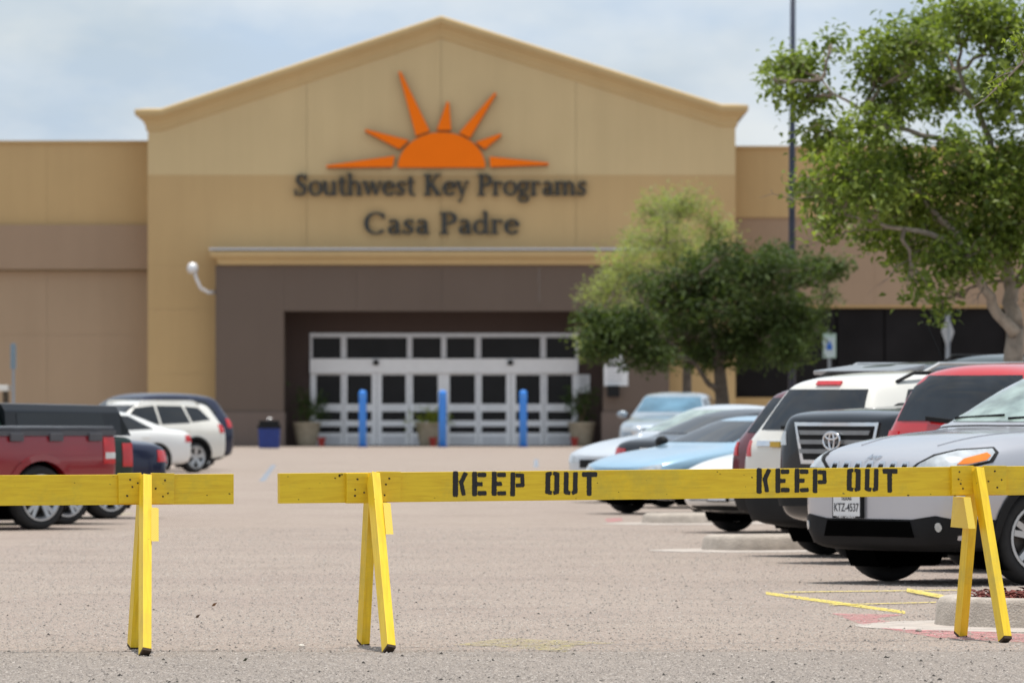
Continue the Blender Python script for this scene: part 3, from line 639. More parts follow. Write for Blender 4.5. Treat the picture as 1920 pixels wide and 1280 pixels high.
# ------------------------------------------------------------------ kerb islands
def island(name, poly, hgt, label, mulch=True, apron=.35):
    cx = sum(p[0] for p in poly) / len(poly); cy = sum(p[1] for p in poly) / len(poly)
    t = thing(name, label, 'kerb', (cx, cy, 0))
    def off(p, o):
        n = len(p); r = []
        for i in range(n):
            a, b, c = Vector(p[i - 1]), Vector(p[i]), Vector(p[(i + 1) % n])
            e1 = (b - a).normalized(); e2 = (c - b).normalized(); nn = Vector((e1.y + e2.y, -e1.x - e2.x)).normalized(); r.append((b.x + nn.x * o, b.y + nn.y * o))
        return r
    n = len(poly); rings = [(0, 0.0), (-.005, .02), (-.02, hgt - .04), (-.035, hgt - .012), (-.07, hgt), (-.15, hgt), (-.165, hgt - .01), (-.17, hgt - .05)]
    vs = []; 
    for o, z in rings: vs += [(x + random.uniform(-.004, .004), y + random.uniform(-.004, .004), z) for x, y in off(poly, o)]
    fs = [(i * n + j, i * n + (j + 1) % n, (i + 1) * n + (j + 1) % n, (i + 1) * n + j) for i in range(len(rings) - 1) for j in range(n)]
    part('kerb_stone', MB().add(vs, fs), CONC, t, smooth=True)
    ins = off(poly, -.168)
    part('planting_bed', MB().add([(x, y, hgt - .035) for x, y in ins], [tuple(range(n))]), mat('mulch_soil', (.07, .04, .03), .95, var=.5, vs=20, bump=.8) if mulch else CONC2, t)
    if apron:
        o1 = off(poly, apron); o0 = off(poly, -.01)
        part('gutter', MB().add([(x, y, .003) for x, y in o1] + [(x, y, .012) for x, y in o0], [(j, (j + 1) % n, n + (j + 1) % n, n + j) for j in range(n)]), CONC2, t)
    return t, ins
def roundpoly(c0, c1, r, n=10):       # capsule between two centres
    a = math.atan2(c1[1] - c0[1], c1[0] - c0[0]); P_ = []
    for k in range(n + 1): th = a + math.pi / 2 + math.pi * k / n; P_.append((c0[0] + r * math.cos(th), c0[1] + r * math.sin(th)))
    for k in range(n + 1): th = a - math.pi / 2 + math.pi * k / n; P_.append((c1[0] + r * math.cos(th), c1[1] + r * math.sin(th)))
    return P_
A40 = R(40); U = (math.cos(A40), math.sin(A40))
nose = gp(1757, 1176); r0 = .85
isl, ins = island('kerb_island', roundpoly((nose[0] + r0, nose[1] + .35), (nose[0] + r0 + 3.6, nose[1] + .35 + 1.2), r0, 14), .19, 'rounded concrete kerb island with red mulch behind the right barricade leg', apron=.5)
# red-brown mulch chips (stuff)
n = 5200; cxm, cym = nose[0] + r0 + 1.4, nose[1] + .8
mx_ = rng.uniform(nose[0] + .22, nose[0] + 4.2, n); my_ = nose[1] + .35 + (mx_ - nose[0] - r0) * (1.2 / 3.6) + rng.uniform(-.62, .62, n)
mx_ = np.where(mx_ < nose[0] + r0, np.maximum(mx_, nose[0] + r0 - np.sqrt(np.maximum(0, .62 ** 2 - (my_ - nose[1] - .35) ** 2))), mx_)
ch = MB()
for i in range(n):
    th = random.uniform(0, 6.28); l = random.uniform(.012, .045); z = .165 + random.random() ** 2 * .055; x, y = float(mx_[i]), float(my_[i])
    dx, dy, dz = math.cos(th) * l, math.sin(th) * l, random.uniform(-.012, .014); wx, wy = -math.sin(th) * l * .3, math.cos(th) * l * .3
    ch.add([(x - dx, y - dy, z - dz), (x + dx, y + dy, z + dz), (x + wx, y + wy, z + .012), (x - wx, y - wy, z + .002)], [(0, 2, 1), (0, 1, 3), (0, 3, 2), (1, 2, 3)])
part('mulch', ch, mat('red_mulch', (.055, .018, .014), .9, var=.4, vs=30, col2=(.26, .06, .045)), isl, kind='stuff', fix=False)
nb = (gx(1312, 66.2), 66.2)
island('kerb_island', roundpoly((nb[0] + .4, nb[1] + .3), (nb[0] + .95, nb[1] + .55), .38, 8), .15, 'pale concrete kerb end beside the rear wheel of the white SUV', mulch=False, apron=.5)
nc = (gx(1195, 80.5), 80.5)
island('kerb_island', roundpoly((nc[0] + .4, nc[1] + .3), (nc[0] + 1.0, nc[1] + .7), .36, 8), .12, 'far concrete kerb end beneath the pale blue car', mulch=False, apron=.45)

# ------------------------------------------------------------------ barricades
def uvbar(p, q, a, b, up):
    return MB().bar(p, q, a, b, up)
def woodpart(name, p, q, a, b, up, parent, label=None, bevel=.003, m=YEL):
    o = part(name, MB().bar(p, q, a, b, up), m, parent, bevel=bevel, label=label)
    me = o.data; uv = me.uv_layers.new(name='UVMap'); ax = (Vector(q) - Vector(p)).normalized(); sx = ax.cross(Vector(up)).normalized(); sy = sx.cross(ax)
    rr = random.random() * 9
    for lp in me.loops:
        v = me.vertices[lp.vertex_index].co; uv.data[lp.index].uv = (v.dot(ax) + rr, v.dot(sx) + v.dot(sy))
    return o
nail_me = MB().lathe([(0, -.003), (.0055, -.003), (.0055, 0), (.003, .001), (0, .001)], (0, 0, 0), 8, 'Y').mesh('nail')
nail_me.materials.append(NAIL)
def nails(parent, pts, s=1.0):
    for p in pts:
        o = bpy.data.objects.new('nail', nail_me); COL.objects.link(o); o.parent = parent
        g0 = ORG[parent.name]; o.location = (p[0] - g0[0], p[1] - g0[1], p[2] - g0[2]); o.scale = (s, 1, s * random.uniform(.8, 1.3)); o.rotation_euler = (0, random.random() * 3, 0)
def board_frame(pxa, da, pxb, db, pyt_a, pyt_b, hgt):
    A = Vector((gx(pxa, da), da, gz(pyt_a, da))); Bv = Vector((gx(pxb, db), db, gz(pyt_b, db)))
    return A, Bv
def horse(T, fpx, fpy, rpx, rpy, tpx, tpy, dm, side, bd, bt, bh, cl_l, cl_r, gus):
    """A-frame: front leg foot px, rear leg foot px, top px; bd = board line function (px)->front face point at board top"""
    df, dr = gd(fpy), gd(rpy)
    top = bd(tpx)                                   # on the board's front face, board top
    ftop = Vector((gx(tpx, top.y - .03), top.y - .042, top.z - .022)); ffoot = Vector((gx(fpx, df), df, 0.022))
    e = (bd(tpx + 50) - bd(tpx)).normalized()       # along board
    yaw = Vector((e.y, -e.x, 0))
    def leg(p, q, label=None):
        ax = (q - p).normalized(); up = yaw - ax * yaw.dot(ax); up.normalize()
        lg = woodpart('leg', p, q, .05, .085, up, T, label)
        part('foot_end', MB().bar(p - ax * .0, p - ax * .016, .049, .084, up), DARKWOOD, lg)
        return ax, up
    ax, up = leg(ffoot, ftop)
    rfoot = Vector((gx(rpx, dr), dr, .022)); rtop = Vector((top.x - .0 + e.x * -.0, top.y + .075, top.z - .02)) - e * .012
    leg(rfoot, rtop, 'dirtier rear leg' if side else None)
    # cleats either side of the leg, nailed on the board face
    for (a, b, dz, rot) in (cl_l, cl_r):
        pa, pb_ = bd(a), bd(b); z0 = pa.z - bh / 2 + dz
        woodpart('cleat', Vector((pa.x, pa.y - .014, z0 + rot)), Vector((pb_.x, pb_.y - .014, z0 - rot)), bh * 1.0, .026, Vector((e.y, -e.x, 0)), T, bevel=.003)
        k = (0.25, .75)
        nails(T, [(pa.x + (pb_.x - pa.x) * u, pa.y + (pb_.y - pa.y) * u - .0285, z0 + v * bh + random.uniform(-.006, .006)) for u, v in ((random.uniform(.35, .65), .28), (random.uniform(.3, .7), -.27), (random.uniform(.12, .88), random.uniform(-.1, .1)), (random.uniform(.12, .88), random.uniform(-.3, .3)))])
    nails(T, [(ftop.x, ftop.y - .05 , ftop.z - .035), (ftop.x - .004, ftop.y - .062, ftop.z - .075)], .9)
    # gusset joining the two legs under the board
    gpx0, gpx1, gy0, gy1 = gus
    zt, zb = gz(gy0, top.y - .2), gz(gy1, top.y - .2)
    s = side * 1.0
    xm = gx((gpx0 + gpx1) / 2, top.y - .2); wd = .042
    def legy(z, f, t): u = (t.z - z) / (t.z - f.z); return t + (f - t) * u
    c0 = legy(zt, ffoot, ftop); c1 = legy(zb, ffoot, ftop); r0_ = legy(zt, rfoot, rtop); r1_ = legy(zb, rfoot, rtop)
    yv = (c0 - r0_); yv.z = 0; yl = yv.normalized()
    ox = xm - c0.x
    pts = []
    for q in (c0, r0_, r1_, c1): pts.append(q)
    mbg = MB(); vs = []
    for dx in (-wd / 2, wd / 2):
        for q in (c0, r0_, r1_, c1): vs.append((q.x + ox + dx, q.y + (-.05 if q in (c0, c1) else .04), q.z))
    mbg.add(vs, [(0, 1, 2, 3), (7, 6, 5, 4), (0, 4, 5, 1), (1, 5, 6, 2), (2, 6, 7, 3)])
    gg = part('gusset', mbg, YEL, T)
    fe = MB().add([vs[0], vs[3], vs[7], vs[4], (vs[0][0], vs[0][1] + .004, vs[0][2]), (vs[3][0], vs[3][1] + .004, vs[3][2]), (vs[7][0], vs[7][1] + .004, vs[7][2]), (vs[4][0], vs[4][1] + .004, vs[4][2])],
             [(0, 1, 2, 3), (4, 7, 6, 5), (0, 4, 5, 1), (1, 5, 6, 2), (2, 6, 7, 3), (3, 7, 4, 0)])
    for i in range(len(fe.v)): fe.v[i] = (fe.v[i][0], fe.v[i][1] - .005, fe.v[i][2])
    part('end_grain', fe, ENDG, gg)

def barricade(label, pxa, da, pya, pxb, db, pyb, bh, x_ext):
    A, Bv = board_frame(pxa, da, pxb, db, pya, pyb, bh)
    T = thing('barricade', label, 'barricade', (A.x * .5 + Bv.x * .5, (A.y + Bv.y) / 2, 0), 'yellow wooden barricades across the lot')
    e = (Bv - A).normalized()
    def bd(px):                                   # front-face top point of board at pixel column px
        k = (px - 960) / F; t = (A.x - k * A.y) / (k * e.y - e.x); return A + e * t
    up = Vector((0, 0, 1)); yv = Vector((e.y, -e.x, 0)).normalized()
    woodpart('board', A - Vector((0, 0, bh / 2)) - yv * .019, Bv - Vector((0, 0, bh / 2)) - yv * .019, .038, bh, up, T, bevel=.003)
    return T, bd, e, yv
bhA = .171
TA, bdA, eA, yA = barricade('yellow wooden barricade without lettering, entering from the left edge', -420, gd(1222) - .45, 893, 438.5, gd(1222) + .32, 888, .170, 0)
horse(TA, 272, 1229, 250, 1216, 273, 890, 0, 0, bdA, 0, .170, (222, 265, .009, -.001), (283, 326, .007, .0018), (283, 299, 953, 1013))
horse(TA, -330, 1231, -352, 1218, -330, 892, 0, 0, bdA, 0, .170, (-380, -338, .004, -.001), (-320, -277, .003, .0015), (-320, -304, 955, 1015))
TB, bdB, eB, yB = barricade('yellow wooden barricade lettered KEEP OUT twice, beside the parked silver SUV', 524.5, gd(1216) + .0, 887, 2110, gd(1216) + 1.95, 871.5, .171, 0)
horse(TB, 729, 1223, 681, 1208, 700, 886, 0, 1, bdB, 0, .171, (649, 690, -.003, .0), (706, 750, .005, .001), (718, 733, 943, 1000))
horse(TB, 1884, 1204, 1801, 1193, 1832, 876, 0, 1, bdB, 0, .171, (1783, 1824, .006, -.001), (1843, 1885, .005, .001), (1797, 1830, 932, 990))
# knots and cracks on boards
KN = mat('knot', (.045, .03, .012), .9, var=.5, vs=60)
def knot(bd, px, py, rp, parent, n=10):
    p = bd(px); z = gz(py, p.y); r = rp / F * p.y; vs = [(p.x, p.y - .0015, z)]
    for i in range(n): a = 6.283 * i / n; q = r * random.uniform(.4, 1.2); vs.append((p.x + q * 1.5 * math.cos(a), p.y - .0015, z + q * .8 * math.sin(a)))
    part('knot', MB().add(vs, [(0, i + 1, (i + 1) % n + 1) for i in range(n)]), KN, parent)
for px, py, r in ((636, 891, 3.5), (628, 896, 1.5), (641, 889, 1.8)): knot(bdB, px, py, r, TB)
for px, py, r in ((1410, 895, 2.2), (1120, 905, 1.2), (1702, 928, 2), (1160, 922, .8), (1345, 884, 1.5), (1350, 888, 1), (600, 905, .8)): knot(bdB, px, py, r, TB)
for px, py, r in ((1080, 934, 1.2), (815, 933, 1), (1790, 929, 1.6), (1745, 926, 1), (975, 884, 1.1), (1250, 926, .9), (1395, 890, 1), (1398, 912, .9), (560, 936, 1.1), (540, 893, .9), (580, 915, .7)): knot(bdB, px, py, r, TB, 7)
for px, py, r in ((430, 925, 1.8), (388, 928, 1.2), (130, 947, 1.2), (140, 905, 1)): knot(bdA, px, py, r, TA)
def crack(bd, pts, parent, wv=.0012):
    vs = []; P_ = []
    for px, py in pts: p = bd(px); P_.append(Vector((p.x, p.y - .0255, gz(py, p.y))))
    part('crack', MB().tube(P_, wv, 4), KN, parent)
crack(bdA, [(283, 911), (295, 912.5), (308, 911.5), (318, 910), (326, 909)], TA)
# stencilled KEEP OUT: sprayed strokes with soft edges
def spray():
    m = bpy.data.materials.new('black_spray_paint'); m.use_nodes = True; nt = m.node_tree; N = nt.nodes; L = nt.links; b = N['Principled BSDF']
    b.inputs['Base Color'].default_value = (.014, .013, .012, 1); b.inputs['Roughness'].default_value = .6
    a = N.new('ShaderNodeAttribute'); a.attribute_name = 'cover'
    tc = N.new('ShaderNodeTexCoord'); n = N.new('ShaderNodeTexNoise'); n.inputs['Scale'].default_value = 140; n.inputs['Detail'].default_value = 3
    L.new(tc.outputs['Object'], n.inputs[0])
    mr = N.new('ShaderNodeMapRange'); mr.inputs[1].default_value = .3; mr.inputs[2].default_value = .7; mr.inputs[3].default_value = -.22; mr.inputs[4].default_value = .22
    L.new(n.outputs[0], mr.inputs[0]); ad = N.new('ShaderNodeMath'); ad.operation = 'ADD'; L.new(a.outputs['Fac'], ad.inputs[0]); L.new(mr.outputs[0], ad.inputs[1])
    m2 = N.new('ShaderNodeMapRange'); m2.interpolation_type = 'SMOOTHSTEP'; m2.inputs[1].default_value = .12; m2.inputs[2].default_value = .8
    L.new(ad.outputs[0], m2.inputs[0]); L.new(m2.outputs[0], b.inputs['Alpha']); return m
SPR = spray()
STR = [('K', [(290, 150, 288, 352, 46), (385, 155, 348, 232, 36), (346, 232, 368, 345, 34)]),
       ('E', [(480, 152, 480, 348, 42), (532, 160, 575, 160, 38), (505, 252, 540, 252, 34), (532, 343, 578, 343, 38)]),
       ('E', [(677, 152, 675, 345, 42), (727, 160, 770, 160, 38), (702, 250, 733, 250, 34), (727, 345, 775, 343, 34)]),
       ('P', [(862, 158, 860, 350, 40), (909, 165, 950, 167, 34), (955, 170, 960, 255, 32), (909, 265, 955, 263, 32)]),
       ('O', [(1213, 160, 1210, 325, 42), (1222, 150, 1232, 148, 32), (1222, 335, 1232, 337, 32), (1303, 160, 1300, 325, 42), (1284, 148, 1292, 150, 32), (1284, 337, 1290, 335, 32)]),
       ('U', [(1396, 155, 1392, 325, 40), (1402, 335, 1418, 338, 32), (1487, 155, 1484, 325, 38), (1468, 338, 1476, 335, 30)]),
       ('T', [(1577, 156, 1680, 156, 42), (1624, 180, 1624, 345, 40)])]
def stencil(px0, px1, pyoff, sq):
    for nm, ss in STR:
        vs = []; fs = []; al = []; 
        for si, (x0, y0, x1, y1, w_) in enumerate(ss):
            jit = random.uniform(-2, 2)
            def conv(x, y, lift): px = px0 + (x - 262) / (1700 - 262) * (px1 - px0); py = pyoff + (y - 140) * sq; p = bdB(px); return (p.x, p.y - lift, gz(py, p.y))
            dx, dy = x1 - x0, y1 - y0; l = math.hypot(dx, dy) or 1; ux, uy = dx / l, dy / l; nx, ny = -uy, ux; r = w_ / 2
            ring = []
            for ri, (rr, a_) in enumerate(((.0, 1), (r - 6, 1), (r + 1, .75), (r + 5, .3), (r + 12, 0.0))):
                rgp = []
                for q in range(24):
                    th = 6.2832 * q / 24; c, s = math.cos(th), math.sin(th)
                    # squarish superellipse corner
                    k_ = (abs(c) ** 4 + abs(s) ** 4) ** -.25; c *= k_; s *= k_
                    ex = (x1 if c > 0 else x0) if abs(c) > 1e-6 else (x0 + x1) / 2; ey = (y1 if c > 0 else y0) if abs(c) > 1e-6 else (y0 + y1) / 2
                    rgp.append((ex + ux * c * rr + nx * s * rr, ey + uy * c * rr + ny * s * rr))
                base = len(vs); vs += [conv(x, y, .0012 + .0004 * si) for x, y in rgp]; al += [a_] * 24; ring.append(base)
            for i in range(4):
                for q in range(24): fs.append((ring[i] + q, ring[i] + (q + 1) % 24, ring[i + 1] + (q + 1) % 24, ring[i + 1] + q))
        mb = MB().add(vs, fs); o = part('stencil_letter', mb, SPR, TB, fix=False)
        a2 = o.data.attributes.new('cover', 'FLOAT', 'POINT'); a2.data.foreach_set('value', al)
stencil(849, 1119, 886, .1875)
stencil(1418.5, 1682, 880, .1875)

# ------------------------------------------------------------------ small debris
def clod(px, py, r, label, m, name='pebble', cat='stone', flat=.7, grp=None):
    d = gd(py); bm = bmesh.new(); bmesh.ops.create_icosphere(bm, subdivisions=3 if r > .03 else 2, radius=r)
    for v in bm.verts:
        v.co *= 1 + random.uniform(-.22, .22) * (1 if r > .03 else .7); v.co.z *= flat; v.co.z = max(v.co.z, -r * .45 * flat)
    me = bpy.data.meshes.new(name); bm.to_mesh(me); bm.free(); o = link(name, me, m); o.location = (gx(px, d), d, r * .42 * flat); o['label'] = label; o['category'] = cat
    if grp: o['group'] = grp
DIRT = mat('dark_dirt', (.05, .032, .024), .95, var=.5, vs=40)
clod(1831, 1169, .055, 'crumbly dark clod of dirt between the legs of the right barricade', DIRT, 'dirt_clod', 'dirt', .75)
clod(566, 1212, .018, 'whitish pebble left of the middle barricade legs', mat('white_stone', (.6, .56, .5), .8), grp='pebbles')
clod(1122, 1183, .012, 'grey pebble on the asphalt below the board between both words', mat('grey_stone', (.25, .23, .2), .8), grp='pebbles')
clod(1722, 1184, .02, 'small grey stone just left of the right barricade legs', MATS['grey_stone'], grp='pebbles')
LEAFB = mat('dead_leaf', (.2, .09, .03), .8, var=.3)
def dleaf(px, py, s, label, m=LEAFB):
    d = gd(py); x = gx(px, d); mb = MB()
    mb.add([(x - s, d, .005), (x - s * .2, d - s * .5, .012 + s * .6), (x + s * .9, d + s * .1, .02 + s * .5), (x + s * .1, d + s * .6, .01), (x + .1 * s, d - .1 * s, .006), (x + s * .5, d - s * .4, s * 1.3)], [(0, 1, 4), (1, 5, 4), (4, 5, 2), (4, 2, 3), (0, 4, 3)])
    single('fallen_leaf', mb, m, label, 'leaf', (x, d, 0))
dleaf(402, 1137, .022, 'curled brown leaf lying upright on the asphalt')
dleaf(371, 1159, .02, 'flat dark brown leaf near the left barricade', mat('dark_leaf', (.09, .05, .025), .8))
dleaf(461, 1240, .016, 'dark green leaf scrap lying in front of the painted board shadow', mat('green_scrap', (.04, .05, .02), .8))

# ------------------------------------------------------------------ vehicles
def catmull_body(st, arches, name):
    vs = []; rings = []
    for (x, zb, w_, zw, wsh, zsh, wt, zte, zt) in st:
        half = [(0, zb), (w_ * .82, zb), (w_ * .95, zb + .05), (w_, zw), (w_ * .995, zw + (zsh - zw) * .62), (wsh, zsh), (wsh * .5 + wt * .5, zsh * .5 + zte * .5), (wt, zte), (wt * .86, zte + (zt - zte) * .55), (wt * .45, zt - .005), (0, zt)]
        ring = [(x, y, z) for y, z in half] + [(x, -y, z) for y, z in half[-2:0:-1]]
        rings.append(len(vs)); vs += ring
    k = 20; n = len(st)
    fs = [(i * k + j, i * k + (j + 1) % k, (i + 1) * k + (j + 1) % k, (i + 1) * k + j) for i in range(n - 1) for j in range(k)]
    for e, rev in ((0, False), (n - 1, True)):       # caps as strips of quads
        b = e * k
        for j in range(9 + 1):
            a0, a1 = j, j + 1; c0, c1 = (k - j) % k, (k - j - 1) % k
            q = [b + a0, b + a1, b + c1, b + c0]
            q = list(dict.fromkeys(q))
            if len(q) >= 3: fs.append(tuple(q))
    me = MB().add(vs, fs).mesh(name)
    o = bpy.data.objects.new(name, me); COL.objects.link(o)
    s = o.modifiers.new('s', 'SUBSURF'); s.levels = 2; s.render_levels = 2
    cut = None
    if arches:
        cb = MB()
        for (x, z, r) in arches:
            for sgn in (-1, 1):
                cb.lathe([(0, sgn * .52), (r, sgn * .52), (r, sgn * 1.3), (0, sgn * 1.3)], (x, 0, z), 40, 'Y')
        cm = cb.mesh('cut'); bm = bmesh.new(); bm.from_mesh(cm); bmesh.ops.remove_doubles(bm, verts=bm.verts, dist=1e-5); bmesh.ops.recalc_face_normals(bm, faces=bm.faces); bm.to_mesh(cm); bm.free()
        cut = bpy.data.objects.new('cut', cm); COL.objects.link(cut)
        md = o.modifiers.new('b', 'BOOLEAN'); md.object = cut; md.operation = 'DIFFERENCE'; md.solver = 'EXACT'
    dg = bpy.context.evaluated_depsgraph_get(); ev = o.evaluated_get(dg); res = bpy.data.meshes.new_from_object(ev)
    bpy.data.objects.remove(o)
    if cut: bpy.data.objects.remove(cut)
    autosmooth(res, .55); res.materials.clear(); return res

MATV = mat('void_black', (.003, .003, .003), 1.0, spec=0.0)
class Car:
    def __init__(s, name, label, cat, kind, paintm, group='cars parked in the lot', zs=1.0, ls=1.0, glass=GLASS, wglass=None, **kw):
        s.root = thing(name, label, cat, (0, 0, 0), group); s.scale = kw.get('scale', 1.0); s.steer = R(kw.get('steer', 0)); s.p = paintm; s.k = KIND[kind]; s.zs = zs; s.ls = ls
        K = s.k; st = [(a[0] * ls, a[1] * zs, a[2], a[3] * zs, a[4], a[5] * zs, a[6], a[7] * zs, a[8] * zs) for a in K['st']]
        s.wr = K['wr']; s.ax = (K['ax'][0] * ls, K['ax'][1] * ls)
        me = catmull_body(st, [(s.ax[0], s.wr, s.wr + .055), (s.ax[1], s.wr, s.wr + .055)], 'body')
        s.body = link('body', me, paintm, s.root)
        if K.get('low'):
            me.materials.append(BLK)
            for f in me.polygons:
                if f.center.z < K['low']: f.material_index = 1
        bm = bmesh.new(); bm.from_mesh(me); s.bvh = BVHTree.FromBMesh(bm); bm.free()
        s.xmax = max(v.co.x for v in me.vertices); s.xmin = min(v.co.x for v in me.vertices)
        s.glass = glass; s.wglass = wglass or glass
        tr = K.get('track', .80)
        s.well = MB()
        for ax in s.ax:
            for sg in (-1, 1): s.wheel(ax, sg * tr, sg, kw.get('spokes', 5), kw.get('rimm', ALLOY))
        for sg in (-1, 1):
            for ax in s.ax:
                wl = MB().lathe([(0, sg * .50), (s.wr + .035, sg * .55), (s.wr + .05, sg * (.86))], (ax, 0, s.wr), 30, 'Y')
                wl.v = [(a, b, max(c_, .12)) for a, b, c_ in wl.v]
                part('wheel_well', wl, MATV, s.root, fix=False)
        if K.get('clad'):
            for sg in (-1, 1): s.archtrim(sg)
        s.std(kw)
    def hit(s, o, d):
        h = s.bvh.ray_cast(Vector(o), Vector(d)); return h
    def decal(s, name, poly, axis, m, parent=None, off=.006, step=.07, thick=.014, label=None):
        if isinstance(poly, tuple): poly = list(poly)
        poly = [Vector(p) for p in poly]
        n = len(poly); E = []; V = list(poly)
        # densify edges
        V = []
        for i in range(n):
            a, b = poly[i], poly[(i + 1) % n]; k = max(1, int((b - a).length / step))
            for j in range(k): V.append(a + (b - a) * (j / k))
        nb_ = len(V); E = [(i, (i + 1) % nb_) for i in range(nb_)]
        x0 = min(v.x for v in V); x1 = max(v.x for v in V); y0 = min(v.y for v in V); y1 = max(v.y for v in V)
        def inside(p):
            c = False
            for i in range(nb_):
                a, b = V[i], V[(i + 1) % nb_]
                if (a.y > p.y) != (b.y > p.y) and p.x < (b.x - a.x) * (p.y - a.y) / (b.y - a.y) + a.x: c = not c
            return c
        pts = []; u = x0 + step / 2
        while u < x1:
            v = y0 + step / 2
            while v < y1:
                q = Vector((u, v))
                if inside(q) and min((q - e).length for e in V) > step * .4: pts.append(q)
                v += step
            u += step
        r = delaunay_2d_cdt(V + pts, E, [list(range(nb_))], 1, 1e-5)
        v2, fs = r[0], r[2]
        OB = None
        if isinstance(axis, (int, float)):
            a_ = R(axis); OB = (Vector((math.cos(a_), math.sin(a_), 0)), Vector((-math.sin(a_), math.cos(a_), 0))); axis_k = '+x'
        else: axis_k = axis
        org, dr = {'+y': ((0, 3, 0), (0, -1, 0)), '-y': ((0, -3, 0), (0, 1, 0)), '+x': ((5, 0, 0), (-1, 0, 0)), '-x': ((-5, 0, 0), (1, 0, 0)), '+z': ((0, 0, 4), (0, 0, -1))}[axis_k]
        dr = -OB[0] if OB else Vector(dr); out_ = []; okc = 0
        hits = []
        for q in v2:
            if OB: o = OB[0] * 5 + OB[1] * q.x + Vector((0, 0, q.y))
            elif axis[1] == 'y': o = Vector((q.x, org[1], q.y))
            elif axis[1] == 'x': o = Vector((org[0], q.x, q.y))
            else: o = Vector((q.x, q.y, org[2]))
            h = s.hit(o, dr); hits.append((o, h))
        good = [h[1][3] for h in hits if h[1][0] is not None]
        if not good: return None
        med = sorted(good)[len(good) // 2]; P0 = []; P1 = []
        for o, h in hits:
            p = h[0] if (h[0] is not None and abs(h[3] - med) < .9) else o + dr * med
            nrm = h[1] if (h[0] is not None) else -dr
            if nrm.dot(dr) > 0: nrm = -nrm
            P0.append(p + nrm * off); P1.append(p - nrm * thick)
        nv = len(P0); F_ = [tuple(f) for f in fs] + [tuple(nv + i for i in reversed(f)) for f in fs]
        cnt = {}
        for f in fs:
            for i in range(len(f)):
                a, b = f[i], f[(i + 1) % len(f)]; cnt[(a, b)] = cnt.get((a, b), 0) + 1
        for (a, b) in list(cnt):
            if (b, a) not in cnt: F_.append((a, nv + a, nv + b, b))
        me = MB().add(P0 + P1, F_).mesh(name); autosmooth(me, .7)
        o = link(name, me, m, parent or s.root)
        if label: o['label'] = label
        return o
    def wheel(s, x, y, sg, spokes, rm):
        r = s.wr; c = (x, y, r); wd = .115
        o = MB().lathe([(r * .71, -wd * .96), (r * .9, -wd), (r * .975, -wd * .75), (r, -wd * .4), (r, wd * .4), (r * .975, wd * .75), (r * .9, wd), (r * .71, wd * .96)], c, 36, 'Y', closed=True)
        st_ = s.steer if x > 0 else 0.0
        def rot(mb):
            if st_:
                ca_, sa_ = math.cos(st_), math.sin(st_); mb.v = [(x + (a - x) * ca_ - (b - y) * sa_, y + (a - x) * sa_ + (b - y) * ca_, c3) for a, b, c3 in mb.v]
            return mb
        wh = part('wheel', rot(o), RUB, s.root, smooth=True)
        f = sg * wd
        rim = MB().lathe([(r * .725, f * .90), (r * .725, f * 1.03), (r * .665, f * 1.03), (r * .60, f * .75), (r * .60, -f * .6), (r * .63, -f * .8), (r * .66, -f * .8)], c, 36, 'Y', closed=True)
        for k in range(spokes):
            a = 2 * math.pi * k / spokes + .35
            for da in ((-.17, .17) if spokes == 5 else (0,)):
                ca, sa = math.cos(a + da), math.sin(a + da); ci, si = math.cos(a + da * .45), math.sin(a + da * .45)
                rim.bar((x + ci * r * .1, y + f * .72, r + si * r * .1), (x + ca * r * .655, y + f * .88, r + sa * r * .655), .055, .04, (0, 1, 0), .045, .035)
        part('rim', rot(rim), rm, wh)
        part('brake_disc_shade_cover', rot(MB().lathe([(0, f * .1), (r * .45, f * .1), (r * .45, f * .0), (r * .64, -f * .5), (r * .64, -f * .82), (0, -f * .82)], c, 20, 'Y')), mat('brake_iron', (.12, .11, .1), .5, .6), wh)  # disc plus a dark inner cover that stands for shade behind the rim
        part('hub_cap', rot(MB().lathe([(0, f * .86), (r * .1, f * .84), (r * .13, f * .6), (0, f * .6)], c, 16, 'Y')), rm, wh)
    def archtrim(s, sg):
        for ax in s.ax:
            r = s.wr + .055; mb = MB(); pr = []
            for k in range(19):
                th = R(-8 + 196 * k / 18); cx, cz = math.cos(th), math.sin(th)
                row = []
                for rr in (r - .004, r + .07):
                    px_, pz_ = ax + cx * rr, s.wr + cz * rr; h = s.hit((ax + cx * (r + .03), sg * 3, s.wr + cz * (r + .03)), (0, -sg, 0))
                    yy = h[0].y if h[0] is not None else sg * .9
                    row.append((px_, yy + sg * .015, pz_)); row.append((px_, yy - sg * .06, pz_))
                pr.append(row)
            for a, b in zip(pr, pr[1:]):
                mb.add([a[0], a[1], a[2], a[3], b[0], b[1], b[2], b[3]], [(0, 4, 6, 2), (0, 1, 5, 4), (2, 6, 7, 3)])
            part('arch_trim', mb, BLK if s.k['clad'] is True else s.p, s.root, smooth=False)
    def sc(s, poly): return [(x * s.ls, z * s.zs) for x, z in poly]
    def scz(s, poly): return [(y, z * s.zs) for y, z in poly]
